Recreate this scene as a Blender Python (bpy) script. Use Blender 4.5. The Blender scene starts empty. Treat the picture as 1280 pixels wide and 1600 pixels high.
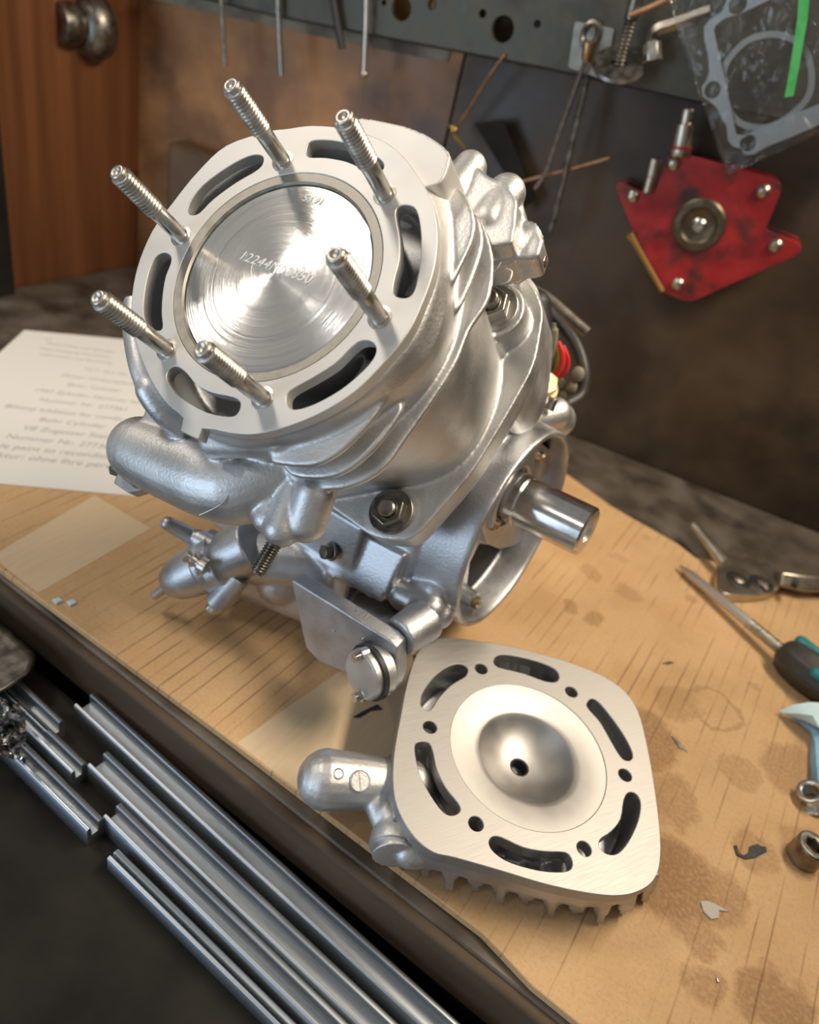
import bpy, bmesh, math, random
import numpy as np
from mathutils import Matrix, Vector
from mathutils.geometry import delaunay_2d_cdt

R = random.Random(7)
S = 0.01                      # everything below is written in centimetres
PI = math.pi
SC = bpy.context.scene
COL = SC.collection

# ------------------------------------------------------------------ camera
F = 1182.5257                 # focal length in pixels of the 1280x1600 frame
CX = np.array([0.81380399, 0.47040938, -0.34123024])
CY = np.array([0.54015806, -0.39569718, 0.74273347])
CZ = np.array([0.21436495, -0.78875773, -0.57611537])
MW = np.array([CX, CY, CZ])   # camera axes (right, down, forward) -> world
CAM = np.array([0, 0, 26.2])
cd = bpy.data.cameras.new('camera')
cam = bpy.data.objects.new('camera', cd)
COL.objects.link(cam)
cd.sensor_width = 36
cd.sensor_fit = 'AUTO'
cd.lens = 36 * F / 1600
cd.clip_start = 0.01
mm = Matrix.Identity(4)
for i in range(3):
    mm[i][0] = MW[i, 0]; mm[i][1] = -MW[i, 1]; mm[i][2] = -MW[i, 2]; mm[i][3] = CAM[i] * S
cam.matrix_world = mm
cd.dof.use_dof = True
cd.dof.focus_distance = 0.245
cd.dof.aperture_fstop = 10
SC.camera = cam

# ------------------------------------------------------------------ world, lamps, exposure
SC.view_settings.view_transform = 'Standard'
SC.view_settings.look = 'None'
SC.view_settings.exposure = 0.0
SC.view_settings.gamma = 1
SC.view_settings.use_curve_mapping = False
w = bpy.data.worlds.new('room_light'); SC.world = w; w.use_nodes = True
bg = w.node_tree.nodes['Background']
bg.inputs[0].default_value = (0.90, 0.87, 0.84, 1)
bg.inputs[1].default_value = 0.26


def area(name, loc, target, sx, sy, power, color):
    l = bpy.data.lights.new(name, 'AREA'); l.shape = 'RECTANGLE'
    l.size = sx * S; l.size_y = sy * S; l.energy = power; l.color = color
    o = bpy.data.objects.new(name, l); COL.objects.link(o)
    o.location = Vector(loc) * S
    d = Vector(target) - Vector(loc)
    o.rotation_euler = d.to_track_quat('-Z', 'Y').to_euler()
    return o


area('ceiling_lamp', (26, 44, 70), (-8, 26, 5), 60, 8, 7.2, (1.0, 0.85, 0.66))
area('bench_lamp', (-74, -4, 96), (-14, 20, 10), 24, 12, 3.2, (1.0, 0.90, 0.77))
area('added_streak_lamp', (-41, -59, 107), (-14, 20, 10), 5, 5, .8, (1.0, 0.95, 0.88))  # unseen lamp added for a thin streak on the piston crown
area('window', (-52, -72, 10), (-14, 20, 5), 32, 60, 3.4, (0.62, 0.80, 1.0))


# ------------------------------------------------------------------ picture point -> place on a real plane
def ray(x, y):
    return MW @ np.array([(x - 640) / F, (y - 800) / F, 1.0])


def onpl(x, y, p0, n):
    r = ray(x, y); p0 = np.array(p0, float); n = np.array(n, float)
    return CAM + r * (((p0 - CAM) @ n) / (r @ n))


def Bz(x, y, z=0): return onpl(x, y, (0, 0, z), (0, 0, 1))
def Qy(x, y, yy): return onpl(x, y, (0, yy, 0), (0, 1, 0))


class Frame:
    def __init__(s, o, ex, ey, ez):
        s.o = np.array(o, float); s.m = np.array([ex, ey, ez], float).T
    def mat(s):
        M = Matrix.Identity(4)
        for i in range(3):
            for j in range(3): M[i][j] = s.m[i, j]
            M[i][3] = s.o[i] * S
        return M
    def px(s, x, y, w=0):
        P = onpl(x, y, s.o + s.m[:, 2] * w, s.m[:, 2]) - s.o
        return np.array([P @ s.m[:, 0], P @ s.m[:, 1], w])
    def wd(s, p): return s.o + s.m @ np.array(p, float)
    def inv(s, P): return s.m.T @ (np.array(P, float) - s.o)


def orth(ez, hint=(0, 0, 1)):
    ez = np.array(ez, float); ez /= np.linalg.norm(ez)
    h = np.array(hint, float)
    if abs(h @ ez) > .95: h = np.array([1., 0, 0])
    ex = np.cross(h, ez); ex /= np.linalg.norm(ex)
    return ex, np.cross(ez, ex), ez


def axis_frame(o, ez, hint=(0, 0, 1)): return Frame(o, *orth(ez, hint))


DECK = Frame((-14.31329582, 17.33254689, 17.94855428), (0.84919438, 0.30424822, 0.43162706),
             (-0.52332906, 0.59424895, 0.61073307), (-0.07067948, -0.74451408, 0.66385481))
HEAD = Frame((-1.89997666, 20.64558737, 2.93368628), (0.52186932, 0.85299511, -0.0071942),
             (-0.85023012, 0.52082288, 0.07650015), (0.06900116, -0.03380636, 0.99704361))
AX = np.array([1, -.03, .07]); AX /= np.linalg.norm(AX)      # crank axis
KR = 33 / 37
RING = axis_frame(CAM + (np.array([-7.88, 29.94, 5.24]) - CAM) * KR, AX)


# ------------------------------------------------------------------ shapes: each returns (verts, faces)
def grid_faces(nr, n, closed=True):
    f = []
    for i in range(nr - 1):
        for j in range(n if closed else n - 1):
            k = (j + 1) % n
            f.append((i * n + j, i * n + k, (i + 1) * n + k, (i + 1) * n + j))
    return f


def loft(rings, cap0=True, cap1=True):
    n = len(rings[0]); v = [tuple(p) for r in rings for p in r]
    f = grid_faces(len(rings), n)
    if cap0: f.append(tuple(range(n))[::-1])
    if cap1: f.append(tuple(range((len(rings) - 1) * n, len(rings) * n)))
    return v, f


def lathe(prof, n=40, sx=1, sy=1):
    rings = []
    for r, z in prof:
        r = max(r, 1e-4)
        rings.append([(r * math.cos(2 * PI * k / n) * sx, r * math.sin(2 * PI * k / n) * sy, z) for k in range(n)])
    if prof[0][0] > .02 and prof[-1][0] > .02: return loft(rings + [rings[0]], False, False)
    return loft(rings)


def thread(r, z0, z1, pitch=.12, depth=.055, n=18, cap=True):
    rings = []; st = pitch / 6; z = z0
    while z < z1:
        ring = []
        for k in range(n):
            t = 2 * PI * k / n
            ph = ((z / pitch) - k / n) % 1
            rr = r - depth * abs(2 * ph - 1)
            if z > z1 - .08: rr = min(rr, r - .07)
            ring.append((rr * math.cos(t), rr * math.sin(t), z))
        rings.append(ring); z += st
    return loft(rings)


def tube(pts, r, n=12, sq=1.0):
    P = [np.array(p, float) for p in pts]; N = len(P)
    rs = r if hasattr(r, '__len__') else [r] * N
    T = []
    for i in range(N):
        d = P[min(i + 1, N - 1)] - P[max(i - 1, 0)]
        T.append(d / (np.linalg.norm(d) + 1e-9))
    a = np.array([0, 0, 1.]) if abs(T[0][2]) < .9 else np.array([1., 0, 0])
    u = np.cross(T[0], a); u /= np.linalg.norm(u)
    rings = []
    for i in range(N):
        u = u - T[i] * (u @ T[i]); u /= np.linalg.norm(u)
        v = np.cross(T[i], u)
        rings.append([P[i] + rs[i] * (math.cos(2 * PI * k / n) * u + sq * math.sin(2 * PI * k / n) * v) for k in range(n)])
    return loft(rings)


def capsule(a, b, r0, r1=None, n=20):
    r1 = r0 if r1 is None else r1
    a = np.array(a, float); b = np.array(b, float); d = (b - a); L = np.linalg.norm(d)
    d = d / L if L > 1e-6 else np.array([0, 0, 1.])
    pts, rs = [], []
    for t in (-88, -65, -45, -25, -8):
        pts.append(a + d * r0 * math.sin(math.radians(t))); rs.append(r0 * math.cos(math.radians(t)))
    for t in (8, 25, 45, 65, 88):
        pts.append(b + d * r1 * math.sin(math.radians(t))); rs.append(r1 * math.cos(math.radians(t)))
    return tube_dir(pts, rs, d, n)


def tube_dir(pts, rs, d, n=20):
    ex, ey, ez = orth(d)
    return loft([[p + r * (math.cos(2 * PI * k / n) * ex + math.sin(2 * PI * k / n) * ey) for k in range(n)] for p, r in zip(pts, rs)])


def cyl(a, b, r0, r1=None, n=28):
    r1 = r0 if r1 is None else r1
    a = np.array(a, float); b = np.array(b, float)
    return tube_dir([a, b], [r0, r1], b - a, n)


def ball(c, rx, ry=None, rz=None, n=24):
    ry = ry or rx; rz = rz or rx
    rings = []
    for i in range(13):
        t = -PI / 2 + PI * (i + .02) / 12.04
        rings.append([(c[0] + rx * math.cos(t) * math.cos(2 * PI * k / n), c[1] + ry * math.cos(t) * math.sin(2 * PI * k / n), c[2] + rz * math.sin(t)) for k in range(n)])
    return loft(rings)


def box(c, s, fr=None):
    v = [(c[0] + s[0] * i / 2, c[1] + s[1] * j / 2, c[2] + s[2] * k / 2) for k in (-1, 1) for j in (-1, 1) for i in (-1, 1)]
    if fr: v = [tuple(fr.wd(p)) for p in v]
    return v, [(0, 2, 3, 1), (4, 5, 7, 6), (0, 1, 5, 4), (2, 6, 7, 3), (0, 4, 6, 2), (1, 3, 7, 5)]


def poly_in(p, poly):
    c = False; n = len(poly); j = n - 1
    for i in range(n):
        if (poly[i][1] > p[1]) != (poly[j][1] > p[1]) and p[0] < (poly[j][0] - poly[i][0]) * (p[1] - poly[i][1]) / (poly[j][1] - poly[i][1]) + poly[i][0]: c = not c
        j = i
    return c


def plate(outer, holes, z0, z1):
    """flat solid with holes through it"""
    pts, edges = [], []
    for lp in [outer] + list(holes):
        b = len(pts); n = len(lp)
        pts += [Vector((float(p[0]), float(p[1]))) for p in lp]
        edges += [(b + i, b + (i + 1) % n) for i in range(n)]
    vo, eo, fo, _, _, _ = delaunay_2d_cdt(pts, edges, [], 0, 1e-6)
    keep = []
    for f in fo:
        c = sum((vo[i] for i in f), Vector((0, 0))) / len(f)
        if poly_in(c, outer) and not any(poly_in(c, h) for h in holes): keep.append(tuple(f))
    n = len(vo)
    v = [(p.x, p.y, z0) for p in vo] + [(p.x, p.y, z1) for p in vo]
    f = [t[::-1] for t in keep] + [tuple(i + n for i in t) for t in keep]
    cnt = {}
    for t in keep:
        for i in range(len(t)):
            e = (t[i], t[(i + 1) % len(t)])
            cnt[tuple(sorted(e))] = None if tuple(sorted(e)) in cnt else e
    for e in cnt.values():
        if e: f.append((e[0], e[1], e[1] + n, e[0] + n))
    return v, f


def circ(cx, cy, r, n=28): return [(cx + r * math.cos(2 * PI * k / n), cy + r * math.sin(2 * PI * k / n)) for k in range(n)]


def spline(pts, k=5, closed=True):
    P = [np.array(p, float) for p in pts]; n = len(P); out = []
    rng = range(n) if closed else range(n - 1)
    for i in rng:
        g = (lambda j: P[j % n]) if closed else (lambda j: P[min(max(j, 0), n - 1)])
        a, b, c, d = g(i - 1), g(i), g(i + 1), g(i + 2)
        for s in range(k):
            t = s / k
            out.append(.5 * ((2 * b) + (c - a) * t + (2 * a - 5 * b + 4 * c - d) * t * t + (3 * b - a - 3 * c + d) * t ** 3))
    if not closed: out.append(P[-1])
    return out


def rounded(pts, r, k=5):
    """polygon with rounded corners"""
    out = []; n = len(pts)
    for i in range(n):
        p = np.array(pts[i][:2], float); a = np.array(pts[i - 1][:2], float); b = np.array(pts[(i + 1) % n][:2], float)
        da = a - p; db = b - p; la = np.linalg.norm(da); lb = np.linalg.norm(db)
        rr = min(r, la * .45, lb * .45)
        A = p + da / la * rr; B = p + db / lb * rr
        for s in range(k + 1):
            t = s / k; out.append((1 - t) ** 2 * A + 2 * t * (1 - t) * p + t * t * B)
    return out


def xf(g, fr): return [tuple(fr.wd(p)) for p in g[0]], g[1]


# ------------------------------------------------------------------ objects
def mk(name, geoms, mat, parent=None, frame=None, angle=35, bevel=0, seg=2, voxel=0, smooth=0, disp=0):
    V, Fc = [], []
    if isinstance(geoms, tuple): geoms = [geoms]
    for v, f in geoms:
        b = len(V); V += [tuple(float(c) for c in p) for p in v]; Fc += [tuple(i + b for i in t) for t in f]
    V = np.array(V)
    if frame is None:
        o = V.mean(0); M = Matrix.Translation(Vector(o * S)); V = V - o
    else: M = frame.mat()
    me = bpy.data.meshes.new(name)
    me.from_pydata((V * S).tolist(), [], Fc)
    bm = bmesh.new(); bm.from_mesh(me)
    bmesh.ops.remove_doubles(bm, verts=bm.verts, dist=1e-6)
    bmesh.ops.recalc_face_normals(bm, faces=bm.faces); bm.to_mesh(me); bm.free()
    me.shade_smooth()
    if not voxel: me.set_sharp_from_angle(angle=math.radians(angle))
    me.materials.append(mat)
    ob = bpy.data.objects.new(name, me); COL.objects.link(ob)
    link(ob, M, parent)
    if voxel:
        m = ob.modifiers.new('cast', 'REMESH'); m.mode = 'VOXEL'; m.voxel_size = voxel * S; m.use_smooth_shade = True
        if smooth:
            m = ob.modifiers.new('fillet', 'SMOOTH'); m.factor = .5; m.iterations = smooth
    elif bevel:
        m = ob.modifiers.new('edge', 'BEVEL'); m.width = bevel * S; m.segments = seg; m.limit_method = 'ANGLE'; m.angle_limit = math.radians(40)
        m.harden_normals = False
    return ob


def link(ob, M, parent):
    if parent is not None:
        ob.parent = parent
        ob.matrix_parent_inverse = PW[parent.name].inverted()
    ob.matrix_basis = M
    PW[ob.name] = M


PW = {}


def thing(name, label, cat, loc=(0, 0, 0), group=None):
    o = bpy.data.objects.new(name, None); COL.objects.link(o)
    o.empty_display_size = .01
    link(o, Matrix.Translation(Vector([float(c) for c in loc]) * S), None)
    return tag(o, label, cat, group)


def tag(o, label, cat, group=None):
    o['label'] = label; o['category'] = cat
    if group: o['group'] = group
    return o


def struct(o): o['kind'] = 'structure'; return o


def text(name, body, size, mat, parent, fr, loc, rot=0, shear=0, ext=.002, align='LEFT', space=1, offset=0):
    c = bpy.data.curves.new(name, 'FONT'); c.body = body; c.size = size * S; c.extrude = ext * S; c.shear = shear
    c.align_x = align; c.space_character = space; c.offset = offset * S
    c.materials.append(mat)
    tmp = bpy.data.objects.new(name, c); COL.objects.link(tmp)
    me = bpy.data.meshes.new_from_object(tmp.evaluated_get(bpy.context.evaluated_depsgraph_get()))
    bpy.data.objects.remove(tmp)
    o = bpy.data.objects.new(name, me); COL.objects.link(o)
    M = fr.mat() @ Matrix.Translation(Vector([float(q) for q in loc]) * S) @ Matrix.Rotation(rot, 4, 'Z')
    link(o, M, parent)
    return o


# ------------------------------------------------------------------ materials
def mat(name, col, rough=.5, metal=0, col2=None, nscale=8, bump=0, bscale=60, rvar=0, aniso=0, stretch=None, spec=.5, detail=6, contrast=(.35, .65), dirt=None, coat=0):
    m = bpy.data.materials.new(name); m.use_nodes = True
    nt = m.node_tree; n = nt.nodes; L = nt.links
    b = n['Principled BSDF']
    b.inputs['Base Color'].default_value = (*col, 1); b.inputs['Roughness'].default_value = rough
    b.inputs['Metallic'].default_value = metal; b.inputs['Specular IOR Level'].default_value = spec
    b.inputs['Coat Weight'].default_value = coat
    tc = n.new('ShaderNodeTexCoord'); mp = n.new('ShaderNodeMapping'); L.new(tc.outputs['Object'], mp.inputs[0])
    st = stretch or (1, 1, 1)
    mp.inputs['Scale'].default_value = [100 * s for s in st]          # texture space in centimetres
    if col2 is not None or rvar:
        no = n.new('ShaderNodeTexNoise'); no.inputs['Scale'].default_value = nscale; no.inputs['Detail'].default_value = detail
        L.new(mp.outputs[0], no.inputs['Vector'])
        if col2 is not None:
            r = n.new('ShaderNodeValToRGB'); r.color_ramp.elements[0].position = contrast[0]; r.color_ramp.elements[1].position = contrast[1]
            r.color_ramp.elements[0].color = (*col, 1); r.color_ramp.elements[1].color = (*col2, 1)
            L.new(no.outputs[0], r.inputs[0]); L.new(r.outputs[0], b.inputs['Base Color'])
            last = r.outputs[0]
            if dirt:
                n2 = n.new('ShaderNodeTexNoise'); n2.inputs['Scale'].default_value = dirt[1]; n2.inputs['Detail'].default_value = 8
                L.new(tc.outputs['Object'], n2.inputs['Vector'])
                r2 = n.new('ShaderNodeMapRange'); r2.inputs[1].default_value = dirt[2]; r2.inputs[2].default_value = dirt[3]
                L.new(n2.outputs[0], r2.inputs[0])
                mx = n.new('ShaderNodeMix'); mx.data_type = 'RGBA'; mx.inputs['B'].default_value = (*dirt[0], 1)
                L.new(r2.outputs[0], mx.inputs['Factor']); L.new(last, mx.inputs['A']); L.new(mx.outputs['Result'], b.inputs['Base Color'])
        if rvar:
            mr = n.new('ShaderNodeMapRange'); mr.inputs[1].default_value = .3; mr.inputs[2].default_value = .7
            mr.inputs[3].default_value = rough - rvar; mr.inputs[4].default_value = rough + rvar
            L.new(no.outputs[0], mr.inputs[0]); L.new(mr.outputs[0], b.inputs['Roughness'])
    if bump:
        nb = n.new('ShaderNodeTexNoise'); nb.inputs['Scale'].default_value = bscale; nb.inputs['Detail'].default_value = 3
        L.new(mp.outputs[0], nb.inputs['Vector'])
        bu = n.new('ShaderNodeBump'); bu.inputs['Strength'].default_value = bump; bu.inputs['Distance'].default_value = .00012 if 'cast_al' in name else .0001
        L.new(nb.outputs[0], bu.inputs['Height']); L.new(bu.outputs[0], b.inputs['Normal'])
    if aniso:
        b.inputs['Anisotropic'].default_value = aniso
        t = n.new('ShaderNodeTangent'); t.direction_type = 'RADIAL'; t.axis = 'Z'; L.new(t.outputs[0], b.inputs['Tangent'])
    return m


M = {}
M['cast'] = mat('cast_aluminium', (.56, .56, .56), .50, 1, (.68, .68, .67), .7, .9, 9, .05)
M['castdk'] = mat('stained_cast_aluminium', (.40, .41, .43), .46, 1, (.58, .59, .61), .6, .9, 9, .06)
M['rough'] = mat('sand_cast_cavity', (.30, .29, .28), .75, .6, (.42, .41, .39), 5, .9, 7)
M['face'] = mat('milled_aluminium_face', (.66, .65, .63), .60, 1, (.72, .71, .69), .5, .06, 14, .04)
M['headface'] = mat('brushed_head_face', (.41, .40, .385), .56, 1, (.47, .46, .445), 3, .18, 4, .05, stretch=(.3, 6, 1))
M['bowl'] = mat('turned_bowl', (.47, .46, .445), .48, 1, (.52, .51, .495), 1, .05, 12, .04)
M['piston'] = mat('turned_piston_crown', (.74, .74, .73), .26, 1, aniso=1.0)
# lathe-turned crown: concentric grooves tip the surface towards and away from the axis
M['piston'] = mat('turned_piston_crown', (.74, .74, .73), .20, 1)
nt_ = M['piston'].node_tree; n = nt_.nodes; L = nt_.links
tcn = n.new('ShaderNodeTexCoord'); sp_ = n.new('ShaderNodeSeparateXYZ'); L.new(tcn.outputs['Object'], sp_.inputs[0])
cb_ = n.new('ShaderNodeCombineXYZ'); L.new(sp_.outputs[0], cb_.inputs[0]); L.new(sp_.outputs[1], cb_.inputs[1])
ln_ = n.new('ShaderNodeVectorMath'); ln_.operation = 'LENGTH'; L.new(cb_.outputs[0], ln_.inputs[0])
nm_ = n.new('ShaderNodeVectorMath'); nm_.operation = 'NORMALIZE'; L.new(cb_.outputs[0], nm_.inputs[0])
q_ = n.new('ShaderNodeMath'); q_.operation = 'MULTIPLY'; q_.inputs[1].default_value = 45000; L.new(ln_.outputs['Value'], q_.inputs[0])
fl_ = n.new('ShaderNodeMath'); fl_.operation = 'FLOOR'; L.new(q_.outputs[0], fl_.inputs[0])
wn_ = n.new('ShaderNodeTexWhiteNoise'); wn_.noise_dimensions = '1D'; L.new(fl_.outputs[0], wn_.inputs['W'])
am_ = n.new('ShaderNodeMapRange'); am_.inputs[3].default_value = -.26; am_.inputs[4].default_value = .26; L.new(wn_.outputs['Value'], am_.inputs[0])
sc2 = n.new('ShaderNodeVectorMath'); sc2.operation = 'SCALE'; L.new(nm_.outputs[0], sc2.inputs[0]); L.new(am_.outputs[0], sc2.inputs['Scale'])
ad_ = n.new('ShaderNodeVectorMath'); ad_.operation = 'ADD'; ad_.inputs[1].default_value = (0, 0, 1); L.new(sc2.outputs[0], ad_.inputs[0])
vt_ = n.new('ShaderNodeVectorTransform'); vt_.vector_type = 'NORMAL'; vt_.convert_from = 'OBJECT'; vt_.convert_to = 'WORLD'; L.new(ad_.outputs[0], vt_.inputs[0])
L.new(vt_.outputs[0], n['Principled BSDF'].inputs['Normal'])
M['liner'] = mat('liner_ring', (.30, .285, .25), .5, 1, (.42, .40, .36), 2.5, .1, 12, .08)
M['steel'] = mat('plated_steel', (.55, .53, .48), .30, 1, (.70, .68, .64), 2, .1, 10, .08)
M['stud'] = mat('stud_steel', (.40, .36, .30), .34, 1, (.66, .63, .58), 1.6, .25, 8, .1)
M['dksteel'] = mat('oily_dark_steel', (.16, .15, .13), .38, 1, (.30, .28, .25), 2, .2, 8, .1)
M['polish'] = mat('polished_shaft', (.62, .61, .60), .20, 1, (.70, .69, .68), 2, 0, 10, .03)
M['gold'] = mat('passivated_screw', (.45, .33, .18), .4, 1, (.6, .5, .35), 3, .1)
M['black'] = mat('black_rubber', (.02, .02, .02), .5)
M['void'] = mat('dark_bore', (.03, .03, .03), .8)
M['mark'] = mat('engraved_mark', (.95, .95, .93), .7, 0)
M['red'] = mat('worn_red_paint', (.28, .012, .016), .38, 0, (.42, .022, .026), .7, .15, 5, .1, dirt=((.05, .02, .02), 55, .48, .66))
M['redwire'] = mat('red_wire', (.75, .03, .03), .4)
M['yelwire'] = mat('yellow_wire', (.35, .22, .03), .4)
M['rail'] = mat('grey_painted_rail', (.050, .051, .040), .5, .2, (.090, .090, .070), .9, .3, 6, .1, dirt=((.05, .04, .03), 40, .55, .75))
M['tagp'] = mat('bare_grey_plate', (.20, .19, .16), .4, .7, (.30, .29, .25), 1)
M['raildk'] = mat('dirty_rail_edge', (.03, .028, .025), .6)
M['copper'] = mat('copper_wire', (.38, .2, .10), .35, 1, (.55, .36, .22), 2)
M['wire'] = mat('dull_wire', (.16, .14, .12), .45, .8, (.28, .25, .21), 2)
M['hub'] = mat('greasy_steel_ring', (.10, .085, .06), .4, .8, (.17, .145, .10), 2)
M['brass'] = mat('brass', (.45, .32, .12), .35, 1)
M['gasket'] = mat('grey_gasket', (.80, .82, .84), .6, 0, (.86, .88, .90), 6, .1)
M['ringw'] = mat('white_ring', (.72, .72, .70), .5)
M['paper'] = mat('white_paper', (.80, .79, .76), .7)
M['ink'] = mat('faded_ink', (.36, .36, .37), .8)
M['bench'] = mat('grimy_bench', (.085, .07, .055), .45, .25, (.16, .135, .11), .35, .3, 4, .12, dirt=((.035, .025, .02), 30, .5, .7))
M['edge'] = mat('bench_edge_wood', (.075, .052, .035), .6, 0, (.12, .09, .062), .5, .4, 5, stretch=(.3, 1, 1), spec=.12)
M['wood'] = mat('brown_varnished_wood', (.23, .105, .040), .48, 0, (.50, .25, .095), .22, .12, 5, .1, stretch=(1, 1, .12), dirt=((.05, .025, .014), 9, .5, .68))
M['woodl'] = mat('reddish_cabinet_wood', (.11, .040, .015), .42, 0, (.21, .080, .031), .3, .1, 5, .08, stretch=(1, 2, .08))
M['wooddk'] = mat('oily_dark_panel', (.046, .030, .018), .5, 0, (.098, .066, .040), .18, .2, 4, .15, dirt=((.02, .014, .01), 12, .5, .7))
M['cream'] = mat('cream_strip', (.20, .18, .13), .6, 0, (.30, .27, .20), .6, .1, dirt=((.08, .07, .05), 25, .5, .65))
M['profile'] = mat('drawn_aluminium', (.38, .42, .46), .42, 1, (.46, .49, .53), 1.2, .1, 8, .05, stretch=(.1, 1, 1))
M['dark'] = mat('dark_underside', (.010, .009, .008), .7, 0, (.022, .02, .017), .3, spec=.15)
M['grip'] = mat('dark_rubber_grip', (.035, .034, .030), .45, 0, (.05, .048, .042), 3, .1)
M['teal'] = mat('teal_plastic', (.015, .20, .22), .35)
M['blue'] = mat('blue_shop_towel', (.22, .42, .60), .8, 0, (.32, .54, .70), 1.5, .4, 6)
M['bluel'] = mat('pale_blue_towel', (.55, .74, .80), .8, 0, (.60, .78, .84), 1.5, .4, 6)
M['green'] = mat('green_zip', (.06, .42, .10), .4, 0, (.10, .50, .15), 2)
M['chrome'] = mat('worn_chrome', (.46, .41, .34), .33, 1, (.56, .51, .44), 1.2, 0, 8, .04)
M['bright'] = mat('bright_blade', (.78, .76, .72), .42, 1)
M['shard'] = mat('black_flake', (.03, .03, .03), .7, 0, (.06, .06, .055), 6, .5)
M['chip'] = mat('grey_chip', (.45, .42, .37), .6)
M['tape'] = mat('pale_packing_tape', (.68, .52, .33), .42, 0, (.72, .56, .37), 1.2, .2, 4, stretch=(4, .4, 1))

# clear film: mostly see-through with bright folds
m = bpy.data.materials.new('clear_film'); m.use_nodes = True; n = m.node_tree.nodes; L = m.node_tree.links
b = n['Principled BSDF']; b.inputs['Roughness'].default_value = .12; b.inputs['Base Color'].default_value = (.9, .9, .9, 1)
tr = n.new('ShaderNodeBsdfTransparent'); tr.inputs[0].default_value = (.96, .96, .95, 1)
gl = n.new('ShaderNodeBsdfGlossy'); gl.inputs['Roughness'].default_value = .07
fr = n.new('ShaderNodeFresnel'); fr.inputs[0].default_value = 1.45
tcn = n.new('ShaderNodeTexCoord'); no = n.new('ShaderNodeTexNoise'); no.inputs['Scale'].default_value = 60; no.inputs['Detail'].default_value = 4; no.inputs['Distortion'].default_value = 1.5
L.new(tcn.outputs['Object'], no.inputs['Vector']); bu = n.new('ShaderNodeBump'); bu.inputs['Strength'].default_value = 1; bu.inputs['Distance'].default_value = .003
L.new(no.outputs[0], bu.inputs['Height']); L.new(bu.outputs[0], gl.inputs['Normal'])
ad = n.new('ShaderNodeMath'); ad.inputs[1].default_value = .0; L.new(fr.outputs[0], ad.inputs[0])
mx = n.new('ShaderNodeMixShader'); L.new(ad.outputs[0], mx.inputs[0]); L.new(tr.outputs[0], mx.inputs[1]); L.new(gl.outputs[0], mx.inputs[2])
L.new(mx.outputs[0], n['Material Output'].inputs[0]); M['film'] = m


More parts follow.
